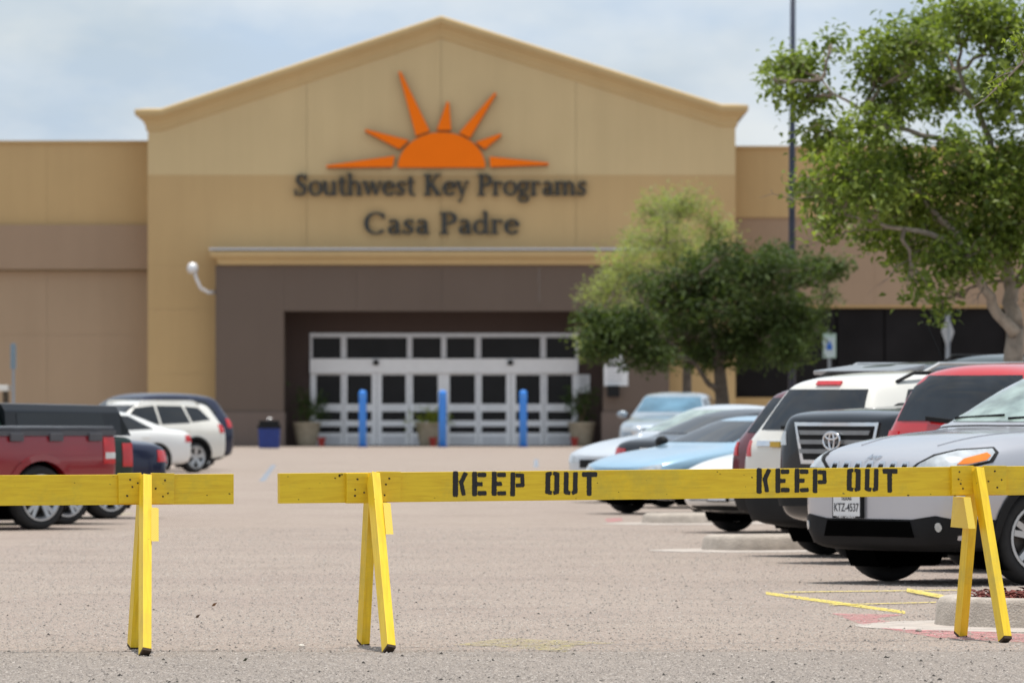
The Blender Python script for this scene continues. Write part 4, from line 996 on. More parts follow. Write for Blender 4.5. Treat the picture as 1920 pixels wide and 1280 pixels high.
    def std(s, kw):
        K = s.k
        for sg, ax in ((1, '+y'), (-1, '-y')):
            for w_ in K['win']: s.decal('side_window', s.sc(w_), ax, s.glass)
            for d_ in K['door']:
                dd = s.decal('door', s.sc(d_[0]), ax, s.p, off=.004, step=.1)
                hx, hz = d_[1][0] * s.ls, d_[1][1] * s.zs; h = s.hit((hx, sg * 3, hz), (0, -sg, 0))
                if h[0] is not None:
                    y = h[0].y; part('handle', MB().box(hx - .09, hx + .09, y + sg * .012, y + sg * .04, hz - .015, hz + .015), kw.get('handlem', s.p), dd, bevel=.008)
            if K.get('sill'): s.decal('sill_trim', s.sc(K['sill']), ax, BLK, off=.008, step=.12)
            # mirror
            mx0, mz = K['mir'][0] * s.ls, K['mir'][1] * s.zs
            h = s.hit((mx0, sg * 3, mz), (0, -sg, 0)); y = (h[0].y if h[0] is not None else sg * .8)
            mb = MB(); mb.lathe([(0, -.06), (.06, -.055), (.085, -.02), (.09, .03), (.075, .045), (0, .045)], (0, 0, 0), 14, 'X')
            mb.v = [(mx0 + .02 - a * .9, y + sg * .16 + b * 1.25, mz + .05 + c * .85) for a, b, c in mb.v]
            mr_ = part('mirror', mb, kw.get('mirm', s.p), s.root, smooth=True)
            part('mirror_arm', MB().bar((mx0, y - sg * .02, mz), (mx0, y + sg * .1, mz + .03), .05, .03), BLK, mr_)
        s.decal('windscreen', s.scz(K['ws']), '+x', s.wglass, step=.09)
        if K.get('rw'): s.decal('rear_window', s.scz(K['rw']), '-x', s.glass, step=.09)
        for sg in (-1, 1):
            fl = K['hl'] or []; _ = fl and s.decal('headlight', [(sg * y, z * s.zs) for y, z in fl], '+x', CLRL, off=.008, step=.05)
            s.decal('tail_light', [(sg * y, z * s.zs) for y, z in K['tl']], '-x', REDL, off=.012, step=.05)
            if K.get('tls') and not kw.get('notls'): s.decal('tail_light', s.sc(K['tls']), '+y' if sg > 0 else '-y', REDL, off=.01, step=.05)
        if not kw.get('nogrille'):
            gr = s.decal('grille', s.scz(K['gr']), '+x', BLK, off=.008, step=.07)
            s.decal('lower_grille', s.scz(K['lg']), '+x', BLK, off=.006, step=.08)
        s.plate('+x', K['pf'][0], K['pf'][1] * s.zs, kw.get('ptext')); s.plate('-x', K['pr'][0], K['pr'][1] * s.zs, None)
        if K.get('rbump'): s.decal('bumper', s.scz(K['rbump']), '-x', kw.get('bumpm', BLK), off=.02, step=.1)
        if K.get('wiper'):
            h0 = s.hit((-5, -.05, K['wiper'] * s.zs), (1, 0, 0)); h1 = s.hit((-5, .35, (K['wiper'] + .03) * s.zs), (1, 0, 0))
            if h0[0] is not None and h1[0] is not None: part('rear_wiper', MB().bar(h0[0] + Vector((-.03, 0, 0)), h1[0] + Vector((-.03, 0, 0)), .03, .035), BLK, s.root)
    def plate(s, ax, y, z, text):
        sg = 1 if ax == '+x' else -1; h = s.hit((5 * sg, y, z), (-sg, 0, 0))
        if h[0] is None: return
        x = h[0].x + sg * .03; nrm = h[1]; nrm.z = 0; nrm.normalize(); yw = math.atan2(nrm.y, nrm.x)
        if text is None: yw = 0 if sg > 0 else math.pi
        M = Matrix.Translation((x, y, z)) @ Matrix.Rotation(yw, 4, 'Z')
        def tb(mb): mb.v = [tuple(M @ Vector(v)) for v in mb.v]; return mb
        fr = part('plate_frame', tb(MB().box(-.035, 0, -.168, .168, -.092, .092)), BLK, s.root, bevel=.006)
        part('plate', tb(MB().box(.0015, .004, -.152, .152, -.077, .077)), WHT, fr)
        if text:
            BTX = mat('plate_black', (.02, .02, .03), .5)
            for (t, sz, zz, mm) in ((text[0], .04, .045, BTX), (text[1], .088, -.04, BTX), (text[2], .034, -.0775, WHT)):
                cu = bpy.data.curves.new('plate_text', 'FONT'); cu.body = t; cu.size = sz; cu.align_x = 'CENTER'; cu.extrude = .0006; cu.offset = .0012
                to = bpy.data.objects.new('t', cu); COL.objects.link(to); dg = bpy.context.evaluated_depsgraph_get()
                me = bpy.data.meshes.new_from_object(to.evaluated_get(dg)); bpy.data.objects.remove(to)
                me.name = 'plate_text'; wmax = max(abs(v.co.x) for v in me.vertices); k = min(1, .142 / wmax) if zz < .04 else 1
                for v in me.vertices: v.co = M @ Vector((.006 + v.co.z * .5, v.co.x * k, v.co.y + zz + (-.012 if sz == .034 else 0)))
                me.materials.clear(); link('plate_lettering', me, mm, fr)
    def place(s, lx, ly, px, d, ang):
        a = R(ang); lx *= s.scale; ly *= s.scale; s.root.scale = (s.scale,) * 3; x = lx * math.cos(a) - ly * math.sin(a); y = lx * math.sin(a) + ly * math.cos(a)
        s.root.location = (gx(px, d) - x, d - y, 0); s.root.rotation_euler = (0, 0, a); return s
    def bar(s, name, p, q, a, b, m, up=(0, 0, 1), bevel=.004): return part(name, MB().bar(p, q, a, b, up), m, s.root, bevel=bevel)

KIND = {}
KIND['suv'] = dict(st=[
 (2.30, .42, .52, .55, .50, .80, .42, .86, .88), (2.25, .32, .74, .55, .71, .88, .60, .94, .96), (2.08, .25, .87, .55, .83, .95, .66, 1.01, 1.03),
 (1.75, .23, .92, .58, .87, 1.0, .70, 1.06, 1.09), (1.30, .23, .93, .60, .885, 1.03, .71, 1.10, 1.14), (0.98, .23, .93, .60, .885, 1.04, .73, 1.13, 1.18),
 (0.86, .23, .93, .60, .885, 1.04, .72, 1.18, 1.22), (0.22, .23, .93, .60, .885, 1.05, .62, 1.55, 1.61), (0.0, .23, .93, .60, .885, 1.05, .61, 1.59, 1.66),
 (-.6, .23, .93, .60, .885, 1.06, .61, 1.61, 1.68), (-1.4, .23, .93, .60, .885, 1.07, .60, 1.59, 1.67), (-1.92, .25, .92, .60, .87, 1.08, .58, 1.53, 1.62),
 (-2.0, .26, .915, .60, .86, 1.08, .58, 1.50, 1.57), (-2.18, .28, .90, .60, .85, 1.07, .66, 1.22, 1.26), (-2.27, .32, .86, .60, .82, 1.0, .68, 1.05, 1.08), (-2.31, .42, .76, .60, .72, .9, .6, .95, .97)],
 ax=(1.38, -1.33), wr=.36,
 win=[[(.74, 1.13), (.26, 1.50), (-.30, 1.555), (-.30, 1.12)], [(-.36, 1.12), (-.36, 1.555), (-1.12, 1.54), (-1.22, 1.15)], [(-1.28, 1.17), (-1.2, 1.53), (-1.62, 1.50), (-1.86, 1.22)]],
 door=[([(.86, .40), (.86, 1.04), (-.30, 1.05), (-.30, .40)], (-.18, .95)), ([(-.34, .40), (-.34, 1.05), (-1.2, 1.05), (-1.2, .78), (-.93, .40)], (-1.05, .96))],
 sill=[(.92, .26), (.92, .38), (-.9, .38), (-.9, .26)], mir=(.66, 1.13), clad=True,
 ws=[(-.68, 1.24), (.68, 1.24), (.56, 1.56), (-.56, 1.56)], rw=[(-.66, 1.14), (.66, 1.14), (.52, 1.50), (-.52, 1.50)],
 hl=[(.45, .80), (.78, .82), (.80, .93), (.47, .88)], tl=[(.60, .82), (.80, .82), (.82, 1.12), (.68, 1.12)], tls=[(-2.02, .85), (-2.22, .85), (-2.2, 1.12), (-2.0, 1.14)],
 gr=[(-.42, .68), (.42, .68), (.42, .86), (-.42, .86)], lg=[(-.6, .34), (.6, .34), (.5, .5), (-.5, .5)], pf=(0, .52), pr=(0, .86), rbump=[(-.80, .34), (.80, .34), (.78, .62), (-.78, .62)], wiper=1.13)
KIND['sedan'] = dict(st=[
 (2.34, .38, .48, .5, .46, .62, .38, .66, .67), (2.27, .28, .74, .5, .71, .68, .58, .72, .74), (2.0, .22, .86, .5, .83, .76, .64, .82, .84), (1.5, .2, .90, .55, .87, .85, .68, .90, .93),
 (1.02, .2, .91, .55, .87, .90, .72, .95, .985), (.90, .2, .91, .55, .87, .91, .71, .98, 1.02), (.1, .2, .91, .55, .87, .92, .57, 1.31, 1.37), (-.15, .2, .91, .55, .87, .92, .56, 1.35, 1.42),
 (-.7, .2, .91, .55, .87, .93, .56, 1.34, 1.41), (-1.05, .2, .91, .55, .87, .94, .56, 1.28, 1.34), (-1.70, .2, .90, .55, .86, .95, .66, 1.02, 1.06), (-1.85, .22, .90, .55, .85, .94, .68, .98, 1.02),
 (-2.18, .24, .87, .55, .81, .93, .67, .97, .99), (-2.31, .30, .80, .55, .75, .88, .6, .92, .94), (-2.35, .38, .62, .55, .58, .78, .48, .81, .82)],
 ax=(1.42, -1.38), wr=.33,
 win=[[(.74, .97), (.12, 1.27), (-.36, 1.31), (-.36, .97)], [(-.42, .97), (-.42, 1.31), (-.85, 1.28), (-1.35, 1.0)]],
 door=[([(.86, .32), (.86, .90), (-.36, .92), (-.36, .32)], (-.24, .82)), ([(-.40, .32), (-.40, .92), (-1.25, .92), (-1.25, .68), (-1.0, .32)], (-1.1, .83))],
 mir=(.66, .98), ws=[(-.66, 1.03), (.66, 1.03), (.53, 1.33), (-.53, 1.33)], rw=[(-.62, 1.06), (.62, 1.06), (.52, 1.29), (-.52, 1.29)],
 hl=[(.42, .56), (.76, .60), (.74, .72), (.46, .66)], tl=[(.5, .72), (.78, .70), (.76, .86), (.5, .84)], tls=[(-2.1, .72), (-2.28, .72), (-2.26, .86), (-2.12, .87)],
 gr=[(-.38, .50), (.38, .50), (.38, .62), (-.38, .62)], lg=[(-.6, .26), (.6, .26), (.52, .38), (-.52, .38)], pf=(0, .45), pr=(0, .78))
KIND['pickup'] = dict(st=[
 (2.66, .48, .70, .6, .68, .92, .60, .98, 1.0), (2.60, .36, .86, .6, .84, .98, .70, 1.05, 1.07), (2.35, .32, .94, .6, .91, 1.04, .78, 1.10, 1.13), (1.75, .32, .96, .65, .93, 1.08, .78, 1.14, 1.18),
 (1.32, .32, .96, .65, .93, 1.09, .80, 1.17, 1.20), (1.22, .32, .96, .65, .93, 1.10, .79, 1.22, 1.25), (.72, .32, .96, .65, .93, 1.11, .66, 1.66, 1.71), (.50, .32, .96, .65, .93, 1.11, .65, 1.70, 1.77),
 (-.2, .32, .96, .65, .93, 1.11, .65, 1.70, 1.78), (-.55, .32, .96, .65, .93, 1.11, .65, 1.67, 1.74), (-.66, .32, .96, .65, .93, 1.11, .80, 1.17, 1.20), (-.74, .32, .96, .65, .93, 1.10, .86, 1.125, 1.13),
 (-1.7, .34, .97, .65, .94, 1.10, .87, 1.125, 1.13), (-2.5, .36, .97, .65, .94, 1.10, .87, 1.125, 1.13), (-2.60, .38, .96, .65, .93, 1.09, .86, 1.115, 1.12), (-2.65, .44, .90, .65, .88, 1.0, .8, 1.04, 1.05)],
 ax=(1.75, -1.55), wr=.365, track=.84,
 win=[[(1.05, 1.20), (.72, 1.60), (.18, 1.64), (.18, 1.18)], [(.12, 1.18), (.12, 1.64), (-.42, 1.62), (-.46, 1.2)]],
 door=[([(1.16, .42), (1.16, 1.10), (.18, 1.10), (.18, .42)], (.3, 1.0)), ([(.14, .42), (.14, 1.10), (-.5, 1.10), (-.5, .42)], (-.4, 1.0))],
 mir=(1.0, 1.22), clad='paint', ws=[(-.74, 1.27), (.74, 1.27), (.60, 1.66), (-.60, 1.66)], rw=[(-.62, 1.26), (.62, 1.26), (.54, 1.62), (-.54, 1.62)],
 hl=[(.55, .78), (.84, .78), (.84, .96), (.57, .96)], tl=[(.72, .72), (.88, .72), (.88, 1.02), (.72, 1.02)], tls=[(-2.42, .74), (-2.585, .74), (-2.585, 1.04), (-2.42, 1.04)],
 gr=[(-.5, .72), (.5, .72), (.5, .97), (-.5, .97)], lg=[(-.6, .42), (.6, .42), (.55, .56), (-.55, .56)], pf=(0, .6), pr=(0, .7), rbump=[(-.86, .46), (.86, .46), (.86, .64), (-.86, .64)])
import copy as _c
KIND['suv']['low'] = .36
# nearest silver SUV has a softer, bulged nose and thin eyes
KIND['near'] = _c.deepcopy(KIND['suv'])
KIND['near'].update(st=[
 (2.32, .36, .56, .58, .54, .80, .48, .87, .885), (2.29, .30, .74, .58, .71, .86, .60, .945, .96), (2.18, .26, .86, .58, .82, .92, .67, 1.0, 1.02), (1.95, .25, .915, .60, .87, .985, .70, 1.06, 1.085),
 (1.6, .25, .935, .62, .885, 1.03, .72, 1.115, 1.15), (1.25, .25, .94, .62, .89, 1.05, .74, 1.135, 1.175), (1.0, .25, .94, .62, .89, 1.06, .75, 1.15, 1.19), (.88, .25, .94, .62, .89, 1.06, .74, 1.19, 1.225)] + KIND['suv']['st'][7:],
 hl=None, gr=[(-.5, .7), (.5, .7), (.5, .8), (-.5, .8)], pf=(-.22, .60), mir=(.5, 1.10), ws=[(-.72, 1.24), (.72, 1.24), (.57, 1.57), (-.57, 1.57)])
# upright nosed SUV and square backed SUV
KIND['tall'] = _c.deepcopy(KIND['suv'])
KIND['tall'].update(st=[
 (2.42, .50, .66, .62, .64, 1.04, .58, 1.20, 1.225), (2.38, .40, .80, .62, .77, 1.10, .68, 1.265, 1.29), (2.2, .34, .92, .62, .88, 1.13, .76, 1.295, 1.33), (1.7, .32, .96, .65, .93, 1.14, .79, 1.31, 1.35),
 (1.25, .32, .96, .65, .93, 1.15, .79, 1.325, 1.37), (.98, .32, .96, .65, .93, 1.15, .78, 1.34, 1.385), (.86, .32, .96, .65, .93, 1.15, .77, 1.37, 1.42)] + [(a[0], a[1], a[2], a[3], a[4], a[5] + .06, a[6] + .04, a[7] + .07, a[8] + .06) for a in KIND['suv']['st'][7:]],
 hl=[(.66, 1.02), (.82, 1.02), (.82, 1.12), (.67, 1.14)], ws=[(-.72, 1.44), (.72, 1.44), (.60, 1.64), (-.60, 1.64)], pf=(0, .6), mir=(.70, 1.26),
 win=[[(a, b + .07) for a, b in w_] for w_ in KIND['suv']['win']])
KIND['square'] = _c.deepcopy(KIND['suv'])
KIND['square'].update(st=KIND['suv']['st'][:11] + [(-1.95, .25, .93, .60, .89, 1.12, .67, 1.58, 1.665), (-2.16, .26, .92, .60, .88, 1.12, .67, 1.54, 1.61), (-2.27, .28, .91, .60, .87, 1.11, .76, 1.24, 1.28), (-2.33, .32, .88, .60, .84, 1.04, .74, 1.12, 1.15), (-2.36, .42, .80, .60, .76, .92, .66, 1.0, 1.02)],
 rw=[(-.74, 1.20), (.74, 1.20), (.63, 1.56), (-.63, 1.56)], wiper=1.19)
KIND['suv'].update(tls=[(-2.06, .92), (-2.2, .92), (-2.18, 1.10), (-2.04, 1.12)], tl=[(.73, .90), (.79, .90), (.79, 1.04), (.75, 1.04)])
SILVER = paint('silver_paint', (.50, .50, .53), .55, .3); WHITEP = paint('white_paint', (.78, .78, .76)); REDP = paint('red_paint', (.50, .012, .015)); BLACKP = paint('black_paint', (.012, .014, .018))
DKBLUE = paint('dark_blue_grey_paint', (.010, .013, .018), .0, .2); MAROON = paint('maroon_paint', (.13, .014, .02), .2); PBLUE = paint('pale_blue_paint', (.30, .48, .63), .2); SILVB = paint('pale_silver_paint', (.62, .66, .70), .3)
CHERRY = paint('cherry_red_paint', (.25, .005, .013), .0); NAVY = paint('navy_paint', (.018, .022, .05), .2); CREAM = paint('off_white_paint', (.74, .72, .66)); DGREEN = paint('dark_green_paint', (.012, .03, .024), .2); GREYB = paint('grey_blue_paint', (.34, .40, .46), .3)
CH_, = (SILVER,)

# --- nearest: silver SUV
c = Car('parked_car', 'silver SUV facing left with slotted grille and plate, nearest on the right', 'car', 'near', SILVER, wglass=GLASSL, nogrille=True, steer=-10, ptext=('TEXAS', 'KTZ-4537', 'BERT OGDEN'))
c.decal('lower_bumper', [(-.84, .33), (-.5, .31), (.5, .31), (.84, .33), (.86, .50), (.70, .535), (.48, .505), (-.48, .505), (-.70, .535), (-.86, .50)], '+x', mat('textured_black', (.009, .0095, .011), .6, var=.2, spec=.2), off=.012, step=.06)
c.decal('air_intake', [(-.5, .37), (.5, .37), (.46, .49), (-.46, .49)], '+x', MATV, off=.018, step=.06)
for sg in (-1, 1):
    fg = c.decal('fog_light', [(sg * .72 + .022 * math.cos(t), .45 + .035 * math.sin(t)) for t in np.linspace(0, 6.0, 11)], '+x', CLRL, off=.02, step=.03)
    def hp_(L_): return [(sg * ((px_ - 1922) / 247 - .549), H - (py_ - YH) / 246) for px_, py_ in L_]
    rimo = [(1690, 880), (1704, 868), (1735, 852), (1780, 842), (1850, 838), (1858, 848), (1846, 866), (1800, 876), (1750, 882)]
    hh = c.decal('headlight', hp_(rimo), sg * 50, BLK, off=.006, step=.04)
    c.decal('lens', hp_([(1700, 878), (1710, 869), (1738, 856), (1780, 846), (1846, 842), (1850, 849), (1838, 863), (1796, 872), (1750, 878)]), sg * 50, CLRL, off=.012, step=.03, parent=hh)
    c.decal('indicator_light', hp_([(1776, 871), (1790, 861), (1834, 850), (1841, 855), (1832, 863), (1798, 870)]), sg * 50, ORANL, off=.018, step=.03, parent=hh)
    c.decal('bumper_corner', [(sg * -1.05, .30), (sg * -.78, .30), (sg * -.78, .50), (sg * -1.05, .51)], sg * 50, BLK, off=.01, step=.06)
for i in range(7):
    y = (i - 3) * .13; w_ = .036
    sl = c.decal('grille_slot', [(y - w_ * .8, .70), (y + w_ * .8, .70), (y + w_, .86), (y + w_ * .7, .915), (y - w_ * .7, .915), (y - w_, .86)], '+x', BLK, off=.004, step=.04)
    rim = [(y - w_ - .012, .69), (y - w_ * .8, .69), (y - w_, .86), (y - w_ * .7, .921), (y + w_ * .7, .921), (y + w_, .86), (y + w_ * .8, .69), (y + w_ + .012, .69), (y + w_ + .014, .865), (y + w_ * .8, .94), (y - w_ * .8, .94), (y - w_ - .014, .865)]
    c.decal('slot_surround', rim, '+x', CHR, off=.01, step=.03, parent=sl)
cu = bpy.data.curves.new('emblem_text', 'FONT'); cu.body = 'Jeep'; cu.size = .085; cu.align_x = 'CENTER'; cu.extrude = .002; cu.offset = .001
to = bpy.data.objects.new('t', cu); COL.objects.link(to); me = bpy.data.meshes.new_from_object(to.evaluated_get(bpy.context.evaluated_depsgraph_get())); bpy.data.objects.remove(to)
h = c.hit((5, 0, .965), (-1, 0, 0))
for v in me.vertices: v.co = Vector((h[0].x + .012 - (v.co.y) * 1.0 + v.co.z, v.co.x, .968 + v.co.y * .5))
me.materials.clear(); link('emblem', me, CHR, c.root)
for yy in (-.35, .3):
    h0 = c.hit((5, yy - .3, 1.265), (-1, 0, 0)); h1 = c.hit((5, yy + .25, 1.29), (-1, 0, 0)); c.bar('wiper', h0[0] + Vector((.02, 0, 0)), h1[0] + Vector((.02, 0, 0)), .02, .025, BLK)
hc = c.decal('hood_seam', [(.905, -.80), (.93, -.80), (.955, 0), (.93, .80), (.905, .80), (.93, 0)], '+z', BLK, off=.003, step=.05)
for sg in (-1, 1): c.decal('hood_crease', [(1.0, sg * .52), (1.0, sg * .535), (2.0, sg * .43), (2.0, sg * .42)], '+z', SILVER, off=.006, step=.05)
dw = gd(1096); c.place(1.38, .79, 1931, dw, 220)

# --- red SUV rear
c = Car('parked_car', 'bright red SUV seen from behind over the silver SUV hood', 'car', 'square', REDP, zs=1.03, glass=GLASSG)
c.decal('sticker', [(-.42, 1.33), (-.54, 1.31), (-.57, 1.42), (-.45, 1.48)], '-x', mat('pink_sticker', (.65, .12, .2), .5), off=.009, step=.04)
c.place(-2.15, .84, 1690, 58.9, 40)
# --- dark SUV with chrome framed grille
c = Car('parked_car', 'dark blue-grey SUV with chrome framed grille facing left between white and red SUVs', 'car', 'tall', DKBLUE, zs=1.0, nogrille=True, mirm=BLK)
gf = [(-.44, .86), (.44, .86), (.53, 1.215), (-.53, 1.215)]
c.decal('grille_frame', gf, '+x', CHR, off=.02, step=.06)
gr = c.decal('grille', [(-.40, .895), (.40, .895), (.485, 1.185), (-.485, 1.185)], '+x', BLK, off=.028, step=.06)
for z in (.95, 1.03, 1.11):
    c.decal('grille_bar', [(-.43, z), (.43, z), (.45, z + .038), (-.45, z + .038)], '+x', mat('satin_grey', (.25, .26, .27), .35, .6), off=.04, step=.06, parent=gr)
h = c.hit((5, 0, 1.06), (-1, 0, 0)); E0 = h[0].x + .05
em = MB()
for (ry, rz, oz) in ((.105, .075, 0), (.032, .07, -.005), (.075, .026, .038)):
    P_ = [(E0 + .01, ry * math.cos(t), 1.06 + oz + rz * math.sin(t)) for t in np.linspace(0, 2 * math.pi, 25)]; em.tube(P_, .011, 6, cap=False)
part('emblem', em, CHR, c.root, smooth=True)
c.decal('bumper', [(-.78, .50), (.78, .50), (.80, .70), (-.80, .70)], '+x', BLK, off=.03, step=.1)
c.place(2.4, 0, 1572, 60.9, 220)
# --- white SUV rear
c = Car('parked_car', 'white SUV seen from behind with black rear wiper and chrome tailgate bar', 'car', 'suv', CREAM, zs=1.0, glass=GLASSG, notls=True)
c.decal('tailgate_bar', [(-.64, .99), (.64, .99), (.64, 1.035), (-.64, 1.035)], '-x', CHR, off=.02, step=.06)
h = c.hit((-5, 0, 1.01), (1, 0, 0)); c.bar('emblem', h[0] + Vector((-.03, .30, 0)), h[0] + Vector((-.02, .44, 0)), .02, .05, mat('gold_emblem', (.6, .4, .08), .3, .8))
c.decal('high_brake_light', [(-.16, 1.535), (.16, 1.535), (.16, 1.565), (-.16, 1.565)], '-x', REDL, off=.02, step=.05)
c.place(-2.1, .84, 1422, 64.4, 40)
def rails(c, m, z=1.69):
    for sg in (-1, 1):
        part('roof_rail', MB().tube([(.1, sg * .58, (z - .09) * c.zs), (0, sg * .58, (z - .035) * c.zs), (-1.5, sg * .57, (z - .04) * c.zs), (-1.7, sg * .56, (z - .12) * c.zs)], .018, 6), m, c.root)
rails(c, BLK)
# --- black SUV
c = Car('parked_car', 'black SUV with silver roof rails behind the white SUV', 'car', 'suv', BLACKP, zs=1.06); rails(c, ALLOY)
c.decal('high_brake_light', [(-.2, 1.55), (.2, 1.55), (.2, 1.585), (-.2, 1.585)], '-x', REDL, off=.03, step=.05)
sp2 = MB(); sp2.add([(-1.6, y, 1.745) for y in (-.5, .5)] + [(-2.08, y, 1.685) for y in (-.56, .56)] + [(-2.07, y, 1.645) for y in (-.56, .56)] + [(-1.7, y, 1.64) for y in (-.5, .5)], [(0, 1, 3, 2), (2, 3, 5, 4), (4, 5, 7, 6), (0, 2, 4, 6), (1, 7, 5, 3)])
part('spoiler', sp2, mat('satin_silver', (.4, .42, .45), .3, .6), c.root, bevel=.01)
part('antenna', MB().tube([(-.9, 0, 1.77), (-1.1, 0, 2.1)], .006, 5), BLK, c.root)
c.place(-2.1, .84, 1484, 67.9, 40)
# --- maroon
c = Car('parked_car', 'maroon SUV with dark grey rear glass beside the pale blue car', 'car', 'suv', MAROON, zs=.95, glass=GLASSG, notls=True); c.place(-2.1, .84, 1396, 70.9, 40)
# --- white sedan nose
c = Car('parked_car', 'low white sedan with black plate holder, its nose below the board', 'car', 'sedan', WHITEP, zs=.98, scale=.95, wglass=GLASSL); c.place(2.0, -.75, 1306, gd(997), 220)
# --- pale blue
c = Car('parked_car', 'low pale blue car with dark windscreen right of the silver car', 'car', 'sedan', PBLUE, zs=.93, scale=.92, wglass=GLASSG, mirm=BLK); c.place(2.0, -.75, 1120, gd(962), 220)
# --- black sedan
c = Car('parked_car', 'black sedan with red tail light between the silver and pale blue cars', 'car', 'sedan', BLACKP, zs=.98, scale=.93); c.place(-2.15, .8, 1166, 93.0, 40)
# --- silver sedan
c = Car('parked_car', 'pale silver car facing left nearest the entrance bollards', 'car', 'sedan', SILVB, zs=1.0, scale=.95, wglass=GLASSL); c.place(2.0, -.75, 1086, gd(941), 222)
# --- grey-blue SUV facing camera
c = Car('parked_car', 'grey-blue SUV facing the camera beneath the trees', 'car', 'suv', GREYB, zs=.93, wglass=mat('blue_windscreen', (.10, .20, .28), .08, var=.4, vs=2)); c.place(2.2, 0, 1240, 142, 262)
# --- dark SUV behind red one
c = Car('parked_car', 'dark SUV with roof rails behind the bright red SUV', 'car', 'suv', DGREEN, zs=1.12, scale=1.05, wglass=GLASSL); rails(c, BLK); c.place(2.2, 0, 1600, 85, 222)
# --- left group
c = Car('parked_car', 'cherry red pickup with grey bed cover, nearest at the left edge', 'pickup', 'pickup', CHERRY, spokes=5, scale=.96)
cv = MB().box(-2.60, -.70, -.92, .92, 1.125, 1.165); part('bed_cover', cv, mat('grey_vinyl', (.10, .105, .115), .5, var=.15), c.root, bevel=.015)
part('bed_rail', MB().box(-2.60, -.70, .90, .955, 1.06, 1.122).box(-2.60, -.70, -.955, -.90, 1.06, 1.122), mat('rail_grey', (.09, .09, .1), .6), c.root)
for sg in (-1, 1):
    for x in (-2.3, -1.75, -1.2): part('cover_clamp', MB().box(x - .09, x + .09, sg * .95 if sg > 0 else -.985, .985 if sg > 0 else -.95, 1.0, 1.09), MATS['rail_grey'], c.root, bevel=.01)
    c.decal('reversing_light', [(-2.44, .80), (-2.58, .80), (-2.58, .87), (-2.44, .87)], '+y' if sg > 0 else '-y', mat('white_lens', (.7, .7, .68), .2), off=.016, step=.04)
c.place(-1.55, .84, 66, gd(993), 220)
c = Car('parked_car', 'black pickup with camper shell and dark green bed behind the red pickup', 'pickup', 'pickup', DGREEN, zs=1.0, scale=.88)
sh = MB(); prs = [(.90, 1.135), (.86, 1.46), (.78, 1.55), (0, 1.57), (-.78, 1.55), (-.86, 1.46), (-.90, 1.135)]
k = len(prs); vs = [(-.62, y, z) for y, z in prs] + [(-2.45, y, z - (.03 if z > 1.4 else 0)) for y, z in prs] + [(-2.62, y * .98, 1.135 + (z - 1.135) * .12) for y, z in prs]
sh.add(vs, [(i * k + j, i * k + j + 1, (i + 1) * k + j + 1, (i + 1) * k + j) for i in range(2) for j in range(k - 1)] + [tuple(range(k)), tuple(range(3 * k - 1, 2 * k - 1, -1))])
part('camper_shell', sh, BLACKP, c.root, bevel=.015)
for sg in (-1, 1): part('shell_window', MB().add([(-.8, sg * .893, 1.24), (-2.2, sg * .893, 1.24), (-2.15, sg * .872, 1.43), (-.8, sg * .872, 1.43), (-.8, sg * .87, 1.24), (-2.2, sg * .87, 1.24), (-2.15, sg * .84, 1.43), (-.8, sg * .84, 1.43)], [(0, 1, 2, 3), (7, 6, 5, 4), (0, 4, 5, 1), (1, 5, 6, 2), (2, 6, 7, 3), (3, 7, 4, 0)]), GLASS, c.root)
c.place(-2.6, .93, 248, 80.7, 220)
c = Car('parked_car', 'low navy sedan with its tail just right of the dark green pickup', 'car', 'sedan', NAVY, zs=.93); c.place(-2.25, .78, 306, 84.6, 220)
c = Car('parked_car', 'low white coupe in front of the white SUV on the left', 'car', 'sedan', WHITEP, zs=1.0, scale=.86); c.place(-2.2, .8, 352, 131, 214)
c = Car('parked_car', 'white SUV with red tail light behind the white coupe', 'car', 'suv', CREAM, zs=1.0, scale=.83); rails(c, CREAM); c.place(-1.33, .80, 362, gd(886), 222)
c = Car('parked_car', 'dark navy SUV furthest back in the left row', 'car', 'suv', NAVY, zs=1.04, scale=.88); c.place(-2.2, .84, 433, 142, 222)

# golf cart at the left edge
d = 165; loc = (gx(-18, d), d, 0); t = thing('golf_cart', 'golf cart with cream roof cut off by the left edge of the photo', 'golf cart', loc)
x, y = loc[0], loc[1]
part('roof', MB().box(x - .9, x + .45, y - .6, y + .6, gz(733, d), gz(722, d)), CREAM, t, bevel=.03)
for sx in (-.8, .38):
    for sy in (-.5, .5): part('post', MB().tube([(x + sx, y + sy, .7), (x + sx * .93, y + sy, gz(733, d))], .03, 6), BLK, t)
part('body', MB().prism([(x - 1.1, .3), (x + .8, .3), (x + .85, .75), (x + .4, .8), (x + .3, .55), (x - .2, .55), (x - .25, .8), (x - 1.0, .85)], y - .55, y + .55), CREAM, t, bevel=.04)
part('seat', MB().box(x - .25, x + .25, y - .5, y + .5, .75, .9).box(x - .4, x - .25, y - .5, y + .5, .8, 1.25), mat('cart_seat', (.3, .27, .2), .7), t, bevel=.03)
for sx in (-.75, .6):
    for sy in (-.5, .5): part('wheel', MB().lathe([(0, -.08), (.2, -.08), (.22, -.05), (.22, .05), (.2, .08), (0, .08)], (x + sx, y + sy, .22), 20, 'Y'), RUB, t)

